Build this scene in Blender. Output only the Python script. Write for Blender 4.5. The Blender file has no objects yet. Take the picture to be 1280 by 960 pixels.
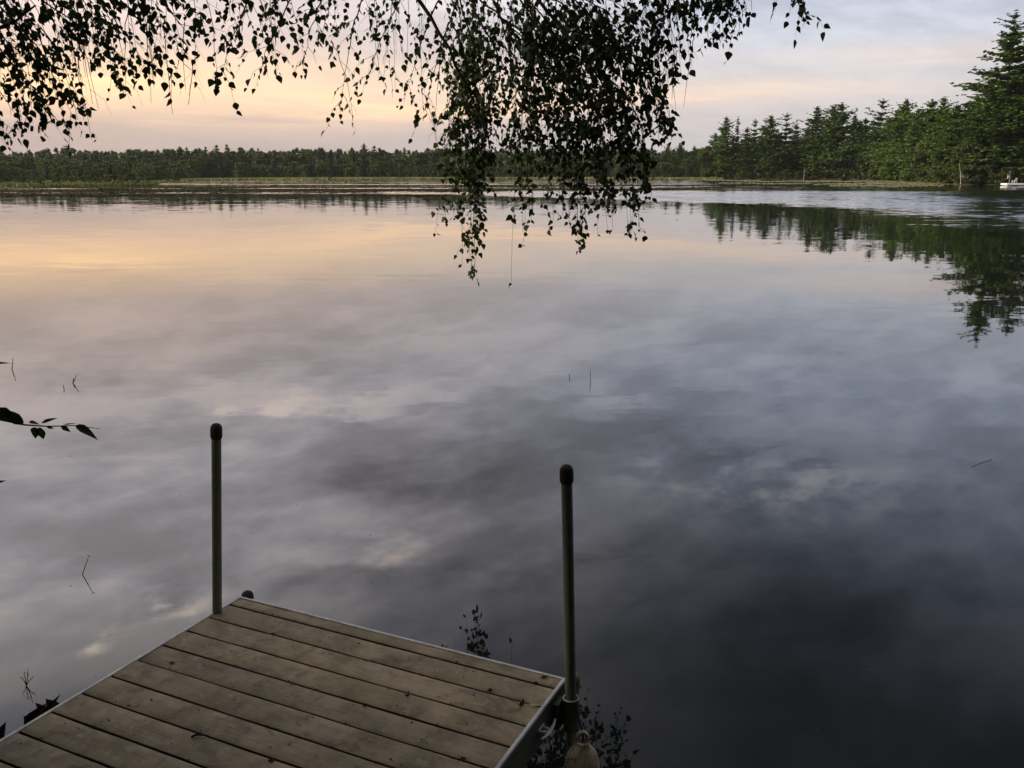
import bpy, math, random
import numpy as np
from mathutils import Vector, Matrix

rnd = random.Random(7)
rng = np.random.default_rng(11)
S = bpy.context.scene
COL = S.collection
R = math.radians

# ------------------------------------------------------------------ camera
CAM_H, PITCH, FPX = 2.6, 13.27, 1120.0
cd = bpy.data.cameras.new('camera')
cam = bpy.data.objects.new('camera', cd)
COL.objects.link(cam)
cam.location = (0, 0, CAM_H)
cam.rotation_euler = (R(90 - PITCH), 0, 0)
cd.sensor_width = 36.0
cd.lens = FPX / 1280 * 36
cd.clip_start, cd.clip_end = 0.05, 6000
S.camera = cam

# ------------------------------------------------------------------ node helper
class NT:
    def __init__(s, tree): s.t = tree; s.n = tree.nodes; s.l = tree.links
    def node(s, typ, **kw):
        n = s.n.new(typ)
        for k, v in kw.items(): setattr(n, k, v)
        return n
    def put(s, sock, v):
        if isinstance(v, bpy.types.NodeSocket): s.l.new(v, sock)
        elif v is not None: sock.default_value = v
    def m(s, op, a, b=None, c=None, clamp=False):
        n = s.node('ShaderNodeMath', operation=op, use_clamp=clamp)
        s.put(n.inputs[0], a)
        if b is not None: s.put(n.inputs[1], b)
        if c is not None: s.put(n.inputs[2], c)
        return n.outputs[0]
    def vm(s, op, a, b=None, scale=None):
        n = s.node('ShaderNodeVectorMath', operation=op)
        s.put(n.inputs[0], a)
        if b is not None: s.put(n.inputs[1], b)
        if scale is not None: s.put(n.inputs[3], scale)
        return n.outputs['Value'] if op in ('LENGTH', 'DOT_PRODUCT') else n.outputs[0]
    def xyz(s, x, y, z):
        n = s.node('ShaderNodeCombineXYZ')
        for i, v in enumerate((x, y, z)): s.put(n.inputs[i], v)
        return n.outputs[0]
    def sep(s, v):
        n = s.node('ShaderNodeSeparateXYZ'); s.put(n.inputs[0], v); return n.outputs
    def noise(s, vec, scale=1, detail=4, rough=.5, dist=0, out=0, lac=2.0):
        n = s.node('ShaderNodeTexNoise'); s.put(n.inputs['Vector'], vec)
        n.inputs['Scale'].default_value = scale; n.inputs['Detail'].default_value = detail
        n.inputs['Roughness'].default_value = rough; n.inputs['Distortion'].default_value = dist
        n.inputs['Lacunarity'].default_value = lac
        return n.outputs[out]
    def ramp(s, f, stops, interp='LINEAR'):
        n = s.node('ShaderNodeValToRGB'); s.put(n.inputs[0], f)
        cr = n.color_ramp; cr.interpolation = interp
        while len(cr.elements) > 1: cr.elements.remove(cr.elements[-1])
        for i, (p, c) in enumerate(stops):
            e = cr.elements[0] if i == 0 else cr.elements.new(p)
            e.position = p
            e.color = (c, c, c, 1) if isinstance(c, (int, float)) else (*c, 1)
        return n.outputs[0]
    def mix(s, f, a, b, blend='MIX'):
        n = s.node('ShaderNodeMix', data_type='RGBA', blend_type=blend)
        s.put(n.inputs[0], f)
        for i, v in ((6, a), (7, b)):
            s.put(n.inputs[i], (*v, 1) if isinstance(v, tuple) and len(v) == 3 else v)
        return n.outputs[2]
    def sstep(s, x, a, b, lo=0., hi=1.):
        n = s.node('ShaderNodeMapRange', interpolation_type='SMOOTHSTEP')
        s.put(n.inputs[0], x); s.put(n.inputs[1], a); s.put(n.inputs[2], b); s.put(n.inputs[3], lo); s.put(n.inputs[4], hi)
        return n.outputs[0]

def ray(u, v):
    th = R(PITCH); c, s = math.cos(th), math.sin(th)
    x, y = (u - 640) / FPX, -(v - 480) / FPX
    return Vector((x, c + y * s, -s + y * c))
def at(u, v, D):            # the point seen at a picture position, at depth D in front of the shore
    r = ray(u, v); k = D / r.y
    return Vector((r.x * k, D, CAM_H + r.z * k))
def on_plane(u, v, z=0.0):
    r = ray(u, v); k = (z - CAM_H) / r.z
    return Vector((r.x * k, r.y * k, z))

# ------------------------------------------------------------------ sky and light
SUN_AZ, SUN_EL = -98.0, 6.0           # degrees left of straight ahead, above the horizon
W = bpy.data.worlds.new('World'); S.world = W; W.use_nodes = True
n = NT(W.node_tree); n.n.clear()
dirv = n.vm('NORMALIZE', n.node('ShaderNodeTexCoord').outputs['Generated'])
dx, dy, dz = n.sep(dirv)
hz = n.m('MAXIMUM', dz, 0.0)
hl = n.m('SQRT', n.m('ADD', n.m('MULTIPLY', dx, dx), n.m('MULTIPLY', dy, dy)))
az = n.m('ARCTAN2', dx, dy)
el = n.m('ARCSINE', hz)
side = n.m('DIVIDE', dx, n.m('MAXIMUM', hl, .001))
sky = n.node('ShaderNodeTexSky', sky_type='NISHITA', sun_disc=False)
sky.sun_elevation = R(SUN_EL); sky.sun_rotation = R(SUN_AZ)
sky.air_density = 1.2; sky.dust_density = 2.5
clear = n.vm('SCALE', sky.outputs[0], scale=0.10)
# cloud layer seen in perspective: direction projected onto a flat layer overhead
inv = n.m('DIVIDE', 1.55, n.m('ADD', hz, 0.20))
cp = n.xyz(n.m('MULTIPLY', dx, inv), n.m('MULTIPLY', dy, inv), 0.0)
cpr = n.node('ShaderNodeVectorRotate', rotation_type='Z_AXIS'); n.put(cpr.inputs[0], cp); cpr.inputs['Angle'].default_value = R(-30)
cps = n.vm('MULTIPLY', cpr.outputs[0], (0.70, 1.0, 1.0))
big = n.noise(n.vm('ADD', cps, (3.1, 7.4, 0)), 1.15, 3, .5, .15)
mid = n.noise(n.vm('ADD', cps, (9.3, 1.2, 0)), 2.6, 7, .56, .25)
fine = n.noise(n.vm('ADD', cps, (1.7, 4.4, 2)), 8.0, 5, .58, .3)
cl = n.m('ADD', n.m('ADD', n.m('MULTIPLY', big, .42), n.m('MULTIPLY', mid, .38)), n.m('MULTIPLY', fine, .20))
left = n.ramp(hz, [(0, (.56, .43, .36)), (.05, (.60, .47, .40)), (.07, (.72, .55, .43)), (.086, (.98, .72, .48)), (.106, (1.02, .74, .50)), (.124, (.90, .69, .56)), (.19, (.95, .80, .73)),
                   (.28, (1.38, 1.25, 1.24)), (.40, (1.95, 1.80, 1.78)), (.48, (.97, .93, .97)), (.56, (.66, .64, .67)), (1, (.50, .48, .48))])
right = n.ramp(hz, [(0, (.60, .56, .54)), (.06, (.64, .60, .59)), (.09, (.65, .635, .64)), (.15, (.60, .63, .70)), (.22, (.60, .66, .80)),
                    (.30, (.50, .56, .69)), (.40, (.25, .28, .35)), (.52, (.10, .108, .128)), (1, (.18, .18, .20))])
base = n.mix(n.sstep(side, -.46, .36), left, right)
amp = n.ramp(hz, [(0, .08), (.10, .17), (.2, .60), (.45, 1.0)])
crisp = n.m('SUBTRACT', n.sstep(cl, .385, .615), .5)
dev = n.m('MULTIPLY', crisp, n.m('MULTIPLY', amp, .74))
wz = n.vm('SUBTRACT', n.noise(n.vm('ADD', cps, (5.5, 2.5, 1)), 2.2, 6, .58, 0, out=1), (.5, .5, .5))
wzx, wzy, _ = n.sep(wz)
azw = n.m('ADD', az, n.m('MULTIPLY', wzx, .34)); elw = n.m('ADD', el, n.m('MULTIPLY', wzy, .15))
# a few cloud masses where the evening sky shows them
def blob(u, v, sa, se, k, warp=True):
    r = ray(u, v).normalized()
    a0, e0 = math.atan2(r.x, r.y), abs(math.asin(r.z))
    qa = n.m('DIVIDE', n.m('SUBTRACT', azw if warp else az, a0), R(sa)); qe = n.m('DIVIDE', n.m('SUBTRACT', elw if warp else el, e0), R(se))
    g = n.m('EXPONENT', n.m('MULTIPLY', n.m('ADD', n.m('MULTIPLY', qa, qa), n.m('MULTIPLY', qe, qe)), -1.0))
    return n.m('MULTIPLY', g, k)
puff = n.sstep(n.m('ADD', n.m('MULTIPLY', mid, .6), n.m('MULTIPLY', fine, .4)), .44, .56)
warm_b = None
for args in ((222, 758, 1.7, .6, 1.8), (150, 796, 1.1, .35, 1.3), (960, 612, 5.5, 1.6, .75), (540, 680, 4.0, 1.4, .50), (760, 520, 4, .8, .25), (400, 495, 6, .6, .35)):
    b = blob(*args); warm_b = b if warm_b is None else n.m('ADD', warm_b, b)
warm_b = n.m('MULTIPLY', warm_b, puff)
dark_b = None
for args in ((545, 590, 7, 2.0, .34), (430, 730, 14, 1.2, .38), (330, 520, 10, .8, .18), (900, 760, 16, 3.5, .25), (940, 570, 11, 1.6, .25)):
    b = blob(*args); dark_b = b if dark_b is None else n.m('ADD', dark_b, b)
dev2 = n.m('SUBTRACT', n.m('ADD', dev, warm_b), dark_b)
gain = n.m('MAXIMUM', n.m('ADD', 1.0, dev2), 0.30)
cloud = n.vm('SCALE', base, scale=gain)
cloud = n.mix(n.sstep(dev2, -.1, .7), n.mix(1.0, cloud, (.97, .98, 1.04), 'MULTIPLY'), n.mix(1.0, cloud, (1.08, 1.0, .90), 'MULTIPLY'))
# warm horizontal streaks low in the sky
stq = n.noise(n.xyz(n.m('MULTIPLY', az, 2.2), n.m('MULTIPLY', el, 26.0), 3.0), 1.0, 5, .55, .6)
st = n.sstep(stq, .47, .66)
band = n.m('ADD', n.m('ADD', blob(60, 105, 22, 1.6, .95, False), blob(880, 118, 11, .8, .55, False)), blob(1150, 66, 9, .55, .55, False))
band = n.m('ADD', band, blob(420, 128, 16, 1.2, .5, False))
cloud = n.mix(n.m('MULTIPLY', n.m('ADD', n.m('MULTIPLY', st, .7), .3), band, clamp=True), cloud, (1.40, .92, .53))
glow = n.m('MULTIPLY', n.m('ADD', n.m('MULTIPLY', st, .6), .4), blob(-40, 110, 12, .95, .85, False), clamp=True)
cloud = n.mix(glow, cloud, (1.80, 1.12, .56))
skyc = n.mix(.93, clear, cloud)
bg = n.node('ShaderNodeBackground'); n.put(bg.inputs[0], skyc); bg.inputs[1].default_value = 1.0
n.l.new(bg.outputs[0], n.node('ShaderNodeOutputWorld').inputs[0])

sd = bpy.data.lights.new('sun', 'SUN'); sd.energy = 4.5; sd.angle = R(14); sd.color = (1, .90, .74)
sun = bpy.data.objects.new('sun', sd); COL.objects.link(sun)
a, e = R(SUN_AZ), R(SUN_EL + 15)
sun.rotation_euler = Vector((-math.sin(a) * math.cos(e), -math.cos(a) * math.cos(e), -math.sin(e))).to_track_quat('-Z', 'Y').to_euler()
S.view_settings.view_transform = 'Standard'; S.view_settings.look = 'None'
S.view_settings.exposure = 0.18; S.view_settings.gamma = 1.0; S.view_settings.use_curve_mapping = False
S.render.engine = 'CYCLES'
S.cycles.max_bounces = 6; S.cycles.diffuse_bounces = 2; S.cycles.glossy_bounces = 3; S.cycles.transmission_bounces = 3
S.cycles.caustics_reflective = False; S.cycles.caustics_refractive = False

# ------------------------------------------------------------------ mesh helpers
def mesh_np(name, V, F, mats=None, smooth=False, midx=None):
    V = np.asarray(V, dtype=np.float32); F = np.asarray(F, dtype=np.int32)
    me = bpy.data.meshes.new(name)
    me.vertices.add(len(V)); me.vertices.foreach_set('co', V.ravel())
    k = F.shape[1]
    me.loops.add(F.size); me.loops.foreach_set('vertex_index', F.ravel())
    me.polygons.add(len(F))
    me.polygons.foreach_set('loop_start', np.arange(0, F.size, k, dtype=np.int32))
    me.polygons.foreach_set('loop_total', np.full(len(F), k, dtype=np.int32))
    if smooth: me.polygons.foreach_set('use_smooth', np.ones(len(F), dtype=bool))
    if midx is not None: me.polygons.foreach_set('material_index', np.asarray(midx, dtype=np.int32))
    me.update(calc_edges=True); me.validate()
    for m_ in (mats or []): me.materials.append(m_)
    return me
def link(name, me, parent=None, loc=None):
    o = bpy.data.objects.new(name, me); COL.objects.link(o)
    if parent: o.parent = parent
    if loc is not None: o.location = loc
    return o
def tag(o, label=None, cat=None, group=None, kind=None):
    for k, v in (('label', label), ('category', cat), ('group', group), ('kind', kind)):
        if v: o[k] = v
    return o
def empty(name, loc, rz=0):
    o = bpy.data.objects.new(name, None); COL.objects.link(o)
    o.location = loc; o.rotation_euler = (0, 0, rz); o.empty_display_size = .1
    return o
class MB:
    """collects mixed faces for one small mesh"""
    def __init__(s): s.v = []; s.f = []
    def add(s, vs, fs):
        b = len(s.v); s.v += [tuple(p) for p in vs]; s.f += [tuple(b + i for i in f) for f in fs]
    def box(s, x0, x1, y0, y1, z0, z1, bev=0.0):
        if bev <= 0:
            vs = [(x, y, z) for z in (z0, z1) for y in (y0, y1) for x in (x0, x1)]
            s.add(vs, [(0, 2, 3, 1), (4, 5, 7, 6), (0, 1, 5, 4), (2, 6, 7, 3), (0, 4, 6, 2), (1, 3, 7, 5)]); return
        b = bev; vs = []
        for z, q in ((z0, b), (z0 + b, 0), (z1 - b, 0), (z1, b)):
            vs += [(x0 + q, y0 + q, z), (x1 - q, y0 + q, z), (x1 - q, y1 - q, z), (x0 + q, y1 - q, z)]
        fs = [(3, 2, 1, 0), (12, 13, 14, 15)]
        for k in range(3):
            for i in range(4):
                j = (i + 1) % 4; fs.append((k * 4 + i, k * 4 + j, k * 4 + 4 + j, k * 4 + 4 + i))
        s.add(vs, fs)
    def tube(s, pts, rad, sides=8, cap=True):
        pts = [Vector(p) for p in pts]
        rad = rad if hasattr(rad, '__len__') else [rad] * len(pts)
        vs, fs = [], []
        prev = None
        for i, p in enumerate(pts):
            t = (pts[min(i + 1, len(pts) - 1)] - pts[max(i - 1, 0)])
            t = t.normalized() if t.length > 1e-9 else Vector((0, 0, 1))
            if prev is None: x = t.orthogonal().normalized()
            else:
                x = prev - t * prev.dot(t); x = x.normalized() if x.length > 1e-6 else t.orthogonal().normalized()
            prev = x; y = t.cross(x)
            for k in range(sides):
                a = 2 * math.pi * k / sides
                vs.append(p + (x * math.cos(a) + y * math.sin(a)) * rad[i])
        for i in range(len(pts) - 1):
            for k in range(sides):
                j = (k + 1) % sides
                fs.append((i * sides + k, i * sides + j, (i + 1) * sides + j, (i + 1) * sides + k))
        if cap:
            fs.append(tuple(reversed(range(sides)))); fs.append(tuple((len(pts) - 1) * sides + k for k in range(sides)))
        s.add(vs, fs)
    def lathe(s, prof, sides=20, origin=(0, 0, 0)):
        vs, fs = [], []
        for r, z in prof:
            for k in range(sides):
                a = 2 * math.pi * k / sides
                vs.append((origin[0] + r * math.cos(a), origin[1] + r * math.sin(a), origin[2] + z))
        for i in range(len(prof) - 1):
            for k in range(sides):
                j = (k + 1) % sides
                fs.append((i * sides + k, i * sides + j, (i + 1) * sides + j, (i + 1) * sides + k))
        fs.append(tuple(reversed(range(sides)))); fs.append(tuple((len(prof) - 1) * sides + k for k in range(sides)))
        s.add(vs, fs)
    def build(s, name, mat, parent=None, smooth=False, loc=None):
        me = bpy.data.meshes.new(name); me.from_pydata(s.v, [], s.f)
        if smooth:
            for p in me.polygons: p.use_smooth = True
        me.update(); me.materials.append(mat)
        if smooth: me.set_sharp_from_angle(angle=R(40))
        return link(name, me, parent, loc)

# ------------------------------------------------------------------ materials
def mat(name, fn):
    m_ = bpy.data.materials.new(name); m_.use_nodes = True
    k = NT(m_.node_tree); k.n.clear()
    out = k.node('ShaderNodeOutputMaterial')
    k.l.new(fn(k), out.inputs[0]); return m_
def pbsdf(k, col, rough=.6, metal=0., spec=.5, normal=None, ior=None):
    p = k.node('ShaderNodeBsdfPrincipled')
    k.put(p.inputs['Base Color'], (*col, 1) if isinstance(col, tuple) and len(col) == 3 else col)
    k.put(p.inputs['Roughness'], rough); k.put(p.inputs['Metallic'], metal); k.put(p.inputs['Specular IOR Level'], spec)
    if normal is not None: k.put(p.inputs['Normal'], normal)
    if ior: p.inputs['IOR'].default_value = ior
    return p.outputs[0]
def bump(k, h, strength=.3, dist=.01):
    b = k.node('ShaderNodeBump'); b.inputs['Strength'].default_value = strength; b.inputs['Distance'].default_value = dist
    k.put(b.inputs['Height'], h); return b.outputs[0]
def objco(k): return k.node('ShaderNodeTexCoord').outputs['Object']
def pos(k): return k.node('ShaderNodeNewGeometry').outputs['Position']
def orand(k): return k.node('ShaderNodeObjectInfo').outputs['Random']

def m_water(k):
    p = pos(k); x, y, z = k.sep(p)
    warp = k.m('MULTIPLY', k.m('SUBTRACT', k.noise(k.vm('MULTIPLY', p, (.012, .03, 0)), 1.0, 4, .6), .5), 60.0)
    dist = k.m('ADD', y, k.m('ADD', warp, k.m('MULTIPLY', x, -.05)))
    breeze = k.m('MULTIPLY', k.sstep(k.m('ADD', dist, k.m('MULTIPLY', k.m('MAXIMUM', k.m('DIVIDE', x, k.m('MAXIMUM', y, 1.0)), -.15), 118.)), 98., 116.), k.sstep(dist, 118., 140., 1., .05))
    far = k.m('MULTIPLY', k.sstep(k.noise(k.vm('MULTIPLY', p, (.007, .060, 0)), 1.0, 4, .55), .44, .54), k.sstep(y, 112., 135., 0., .65))
    breeze = k.m('MAXIMUM', breeze, far)
    patch = k.sstep(k.noise(k.vm('MULTIPLY', p, (.05, .16, 0)), 1.0, 3, .55), .42, .62)
    calm = k.m('ADD', .0010, k.m('MULTIPLY', patch, .0026))
    nearamp = k.m('ADD', calm, k.m('MULTIPLY', k.sstep(y, 10., 60.), .0030))
    amp = k.m('ADD', nearamp, k.m('MULTIPLY', breeze, k.m('ADD', .042, k.m('MULTIPLY', patch, .030))))
    n1 = k.noise(k.vm('MULTIPLY', p, (.55, 1.3, 0)), 1.0, 2, .5, .3, out=1)
    n2 = k.noise(k.vm('MULTIPLY', p, (2.0, 5.5, 0)), 1.0, 2, .5, .2, out=1)
    sl = k.vm('ADD', k.vm('SCALE', k.vm('SUBTRACT', n1, (.5, .5, .5)), scale=1.3), k.vm('SCALE', k.vm('SUBTRACT', n2, (.5, .5, .5)), scale=.9))
    sl = k.vm('ADD', k.vm('MULTIPLY', sl, (.6, 1.5, 0)), k.xyz(0., k.m('MULTIPLY', breeze, -.52), 0.))
    nrm = k.vm('NORMALIZE', k.vm('ADD', k.vm('SCALE', sl, scale=k.m('MULTIPLY', amp, 2.0)), (0, 0, 1)))
    return pbsdf(k, (.010, .012, .011), .015, 0, .5, nrm, 1.52)
M = {}
M['water'] = mat('lake_water', m_water)

def m_deck(k):
    o = objco(k); r = orand(k)
    sh = k.vm('ADD', o, k.xyz(k.m('MULTIPLY', r, 37.), k.m('MULTIPLY', r, 11.), 0.))
    blot = k.noise(sh, 4.5, 6, .62, .4)
    blot2 = k.noise(k.vm('ADD', sh, (5, 3, 1)), 13., 5, .65, .3)
    grain = k.noise(k.vm('MULTIPLY', sh, (6, 110, 40)), 1.0, 4, .6, .6)
    spk = k.noise(sh, 70., 3, .6)
    c = k.mix(k.ramp(blot, [(.36, 0.), (.62, 1.)]), (.205, .165, .100), (.44, .356, .220))
    c = k.mix(k.m('MULTIPLY', k.ramp(blot2, [(.54, 0.), (.66, 1.)]), .65), c, (.46, .40, .30))
    c = k.mix(k.m('MULTIPLY', k.ramp(blot2, [(.32, 1.), (.45, 0.)]), .60), c, (.105, .080, .050))
    c = k.mix(k.m('MULTIPLY', k.ramp(grain, [(.35, 1.), (.6, 0.)]), .30), c, (.12, .094, .060))
    c = k.mix(k.m('MULTIPLY', k.ramp(spk, [(.61, 0.), (.70, 1.)]), .55), c, (.42, .38, .32))
    moss = k.m('MULTIPLY', k.ramp(k.noise(k.vm('ADD', sh, (1, 9, 4)), 2.3, 4, .6), [(.52, 0.), (.70, 1.)]), .45)
    c = k.mix(moss, c, (.18, .175, .080))
    c = k.mix(1.0, c, k.ramp(r, [(0, (.86, .86, .86)), (1, (1.10, 1.07, 1.02))]), 'MULTIPLY')
    h = k.m('ADD', k.m('MULTIPLY', grain, .6), k.m('MULTIPLY', spk, .4))
    return pbsdf(k, c, .72, 0, .3, bump(k, h, .5, .002))
M['deck'] = mat('weathered_deck_board', m_deck)
M['deck_edge'] = mat('shaded_board_edge', lambda k: pbsdf(k, k.mix(k.noise(objco(k), 30., 4, .6), (.020, .015, .010), (.055, .042, .028)), .85, 0, .2))  # deep shadow of the board joints, put into the side-face colour
def m_alu(k):
    o = objco(k)
    d = k.noise(o, 9., 5, .65); d2 = k.noise(k.vm('MULTIPLY', o, (30, 4, 30)), 1.0, 4, .6)
    c = k.mix(k.ramp(d, [(.36, 0.), (.66, 1.)]), (.50, .48, .43), (.82, .81, .77))
    c = k.mix(k.m('MULTIPLY', k.ramp(d2, [(.55, 0.), (.75, 1.)]), .5), c, (.20, .17, .12))
    return pbsdf(k, c, .45, 0, .5)
M['alu'] = mat('painted_aluminium', m_alu)
def m_pipe(k):
    o = objco(k)
    d = k.noise(k.vm('MULTIPLY', o, (14, 14, 4)), 1.0, 5, .6)
    c = k.mix(d, (.14, .165, .135), (.32, .36, .30))
    return pbsdf(k, c, k.m('ADD', .38, k.m('MULTIPLY', d, .25)), .45, .5)
M['rail'] = mat('shaded_rail', lambda k: pbsdf(k, k.mix(k.noise(k.vm('MULTIPLY', objco(k), (20, 4, 20)), 1.0, 5, .65), (.055, .055, .042), (.16, .155, .125)), .55, 0, .4))  # dark olive-grey carries the shade on the rail and sleeve sides
M['pipe'] = mat('galvanised_pipe', m_pipe)
def m_rubber(k):
    d = k.noise(objco(k), 40., 4, .6)
    return pbsdf(k, k.mix(d, (.035, .026, .017), (.085, .062, .040)), .7, 0, .3)
M['cap'] = mat('brown_rubber_cap', m_rubber)
def m_bumper(k):
    d = k.noise(objco(k), 28., 5, .65, .5)
    return pbsdf(k, k.mix(k.ramp(d, [(.35, 0.), (.65, 1.)]), (.16, .10, .05), (.44, .33, .20)), .75, 0, .3, bump(k, d, .4, .004))
M['bumper'] = mat('worn_corner_bumper', m_bumper)
def m_fender(k):
    o = objco(k)
    d = k.noise(o, 14., 5, .65, .6); d2 = k.noise(k.vm('MULTIPLY', o, (40, 40, 6)), 1.0, 4, .6, .5); d3 = k.noise(o, 60., 3, .6)
    c = k.mix(k.ramp(d, [(.34, 0.), (.6, 1.)]), (.42, .27, .13), (.80, .70, .50))
    c = k.mix(k.m('MULTIPLY', k.ramp(d2, [(.54, 0.), (.70, 1.)]), .7), c, (.20, .085, .03))
    c = k.mix(k.ramp(d3, [(.64, 0.), (.70, 1.)]), c, (.05, .035, .025))
    return pbsdf(k, c, .6, 0, .35, bump(k, d, .3, .004))
M['fender'] = mat('stained_fender', m_fender)
M['rope'] = mat('dark_rope', lambda k: pbsdf(k, k.mix(k.noise(objco(k), 120., 2), (.015, .014, .012), (.05, .045, .04)), .9, 0, .2))
M['cleat'] = mat('grey_cleat', lambda k: pbsdf(k, k.mix(k.noise(objco(k), 40., 4), (.36, .36, .35), (.62, .62, .60)), .4, .3, .5))

def leafy(c0, c1, c2, tr=.25, scale=1.2, spec=.25, obj_var=.25):
    def fn(k):
        p = pos(k); d = k.noise(p, scale, 3, .6); r = orand(k)
        c = k.mix(k.ramp(d, [(.32, 0.), (.68, 1.)]), c0, c1)
        c = k.mix(k.m('MULTIPLY', k.ramp(k.noise(p, scale * 4.3, 2, .5), [(.5, 0.), (.75, 1.)]), .6), c, c2)
        c = k.mix(1.0, c, k.mix(r, (1 - obj_var, 1 - obj_var, 1 - obj_var * .8), (1 + obj_var, 1 + obj_var * .9, 1 + obj_var * .6)), 'MULTIPLY')
        b = pbsdf(k, c, .6, 0, spec)
        t = k.node('ShaderNodeBsdfTranslucent'); k.put(t.inputs[0], k.mix(1.0, c, (1.1, 1.25, .6), 'MULTIPLY'))
        mx = k.node('ShaderNodeMixShader'); mx.inputs[0].default_value = tr
        k.l.new(b, mx.inputs[1]); k.l.new(t.outputs[0], mx.inputs[2]); return mx.outputs[0]
    return fn
M['birch_leaf'] = mat('birch_leaf', leafy((.022, .036, .010), (.045, .070, .018), (.070, .10, .025), .25, 9., .3))
M['dark_leaf'] = mat('silhouette_leaf', leafy((.010, .014, .006), (.020, .026, .010), (.030, .036, .014), .05, 20., .3))  # near-black colour gives the sunlit plant leaves the shade of a silhouette
M['pine'] = mat('pine_needles', leafy((.050, .090, .022), (.118, .178, .042), (.18, .235, .062), .22, .30, .15))
M['pine2'] = mat('far_conifer', leafy((.060, .085, .044), (.095, .122, .060), (.13, .155, .080), .10, .06, .1))
M['broad'] = mat('broadleaf', leafy((.055, .080, .022), (.105, .135, .038), (.15, .17, .055), .25, .5, .2))
M['shrub'] = mat('shore_shrub_leaf', leafy((.075, .090, .025), (.13, .145, .045), (.17, .16, .06), .25, .8, .2))
M['marsh'] = mat('marsh_grass', leafy((.16, .17, .065), (.24, .24, .10), (.30, .28, .13), .25, .05, .1))
M['pad_dark'] = mat('dark_lily_pads', leafy((.040, .040, .024), (.075, .072, .040), (.12, .11, .06), .0, .3, .0))
M['pad_pale'] = mat('pale_lily_pads', leafy((.22, .235, .10), (.31, .31, .155), (.40, .38, .22), .0, .4, .2))
M['bark'] = mat('conifer_bark', lambda k: pbsdf(k, k.mix(k.noise(k.vm('MULTIPLY', objco(k), (3, 3, .6)), 1.0, 5, .6), (.045, .036, .028), (.13, .105, .085)), .9, 0, .1))
M['grey_bark'] = mat('pale_dead_wood', lambda k: pbsdf(k, k.mix(k.noise(k.vm('MULTIPLY', objco(k), (4, 4, .6)), 1.0, 5, .6), (.22, .19, .15), (.42, .38, .32)), .9, 0, .1))
def m_birchbark(k):
    o = objco(k)
    band_ = k.noise(k.vm('MULTIPLY', o, (3, 3, 26)), 1.0, 4, .65, .3)
    c = k.mix(k.ramp(band_, [(.56, 0.), (.66, 1.)]), k.mix(k.noise(o, 4., 4), (.36, .33, .28), (.58, .55, .50)), (.03, .026, .022))
    return pbsdf(k, c, .7, 0, .3)
M['birch_bark'] = mat('birch_bark', m_birchbark)
M['twig'] = mat('dark_twig', lambda k: pbsdf(k, k.mix(k.noise(objco(k), 8., 3), (.020, .015, .011), (.050, .037, .027)), .85, 0, .2))
def m_ground(k):
    p = pos(k)
    d = k.noise(p, .35, 6, .6); d2 = k.noise(p, 3., 5, .6)
    c = k.mix(k.ramp(d, [(.35, 0.), (.65, 1.)]), (.045, .040, .024), (.070, .082, .032))
    c = k.mix(k.m('MULTIPLY', d2, .5), c, (.060, .046, .030))
    return pbsdf(k, c, .95, 0, .1, bump(k, d2, .5, .05))
M['ground'] = mat('forest_ground', m_ground)
def m_flat(c, rough=.6, spec=.3, var=.25):
    return lambda k: pbsdf(k, k.mix(k.noise(objco(k), 12., 4), tuple(x * (1 - var) for x in c), tuple(min(1, x * (1 + var)) for x in c)), rough, 0, spec)
M['white'] = mat('white_painted_deck', m_flat((.72, .72, .70), .5, .4, .1))
M['pole'] = mat('pole_wood', m_flat((.45, .42, .38)))
M['chair'] = mat('white_plastic_chair', m_flat((.55, .56, .57)))
M['litter'] = mat('brown_litter', m_flat((.035, .022, .012), .9, .1, .6))
M['pale_leaf'] = mat('pale_fallen_leaf', m_flat((.40, .42, .22), .7, .2, .15))
M['brown_leaf'] = mat('brown_fallen_leaf', m_flat((.055, .030, .014), .85, .1, .4))
def m_flag(k):
    x, y, z = k.sep(objco(k))            # x along the fly, z up from the foot of the cloth
    stripe = k.m('GREATER_THAN', k.m('FRACT', k.m('MULTIPLY', z, 6.5 / .58)), .5)
    c = k.mix(stripe, (.50, .035, .045), (.78, .76, .74))
    canton = k.m('MULTIPLY', k.m('LESS_THAN', x, .40), k.m('GREATER_THAN', z, .27))
    return pbsdf(k, k.mix(canton, c, (.030, .045, .14)), .8, 0, .2)
M['flag'] = mat('striped_flag_cloth', m_flag)

# ------------------------------------------------------------------ the lake and the land around it
me = mesh_np('lake_water', [(-2000, -60, 0), (2000, -60, 0), (2000, 2000, 0), (-2000, 2000, 0)], [(0, 1, 2, 3)], [M['water']])
tag(link('lake_water', me), kind='structure')

def uaz(u): return math.degrees(math.atan((u - 640) / FPX * math.cos(R(PITCH))))
SH = [(-180, 1.5), (-140, 1.7), (-110, 2.2), (-90, 2.8), (-75, 4.5), (-62, 12), (-50, 60), (-38, 150), (uaz(0), 205), (uaz(100), 208), (uaz(190), 215),
      (uaz(215), 300), (uaz(300), 350), (uaz(420), 385), (uaz(640), 395), (uaz(800), 390), (uaz(880), 372), (uaz(960), 368), (uaz(1040), 366), (uaz(1110), 338),
      (uaz(1150), 268), (uaz(1200), 222), (uaz(1240), 224), (uaz(1280), 226), (uaz(1330), 224), (36, 190), (42, 90), (55, 30), (70, 8), (90, 3.0), (120, 2.0), (180, 1.5)]
SHA, SHD = np.array([s[0] for s in SH]), np.array([s[1] for s in SH], float)
def shore(azd): return np.interp(azd, SHA, SHD)            # distance of the waterline in each direction
angs = np.unique(np.concatenate([np.linspace(-180, 180, 121), np.linspace(-36, 36, 181)]))
angs = angs[:-1]
V, F = [], []
wob = rng.normal(0, 1, len(angs))
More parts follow.
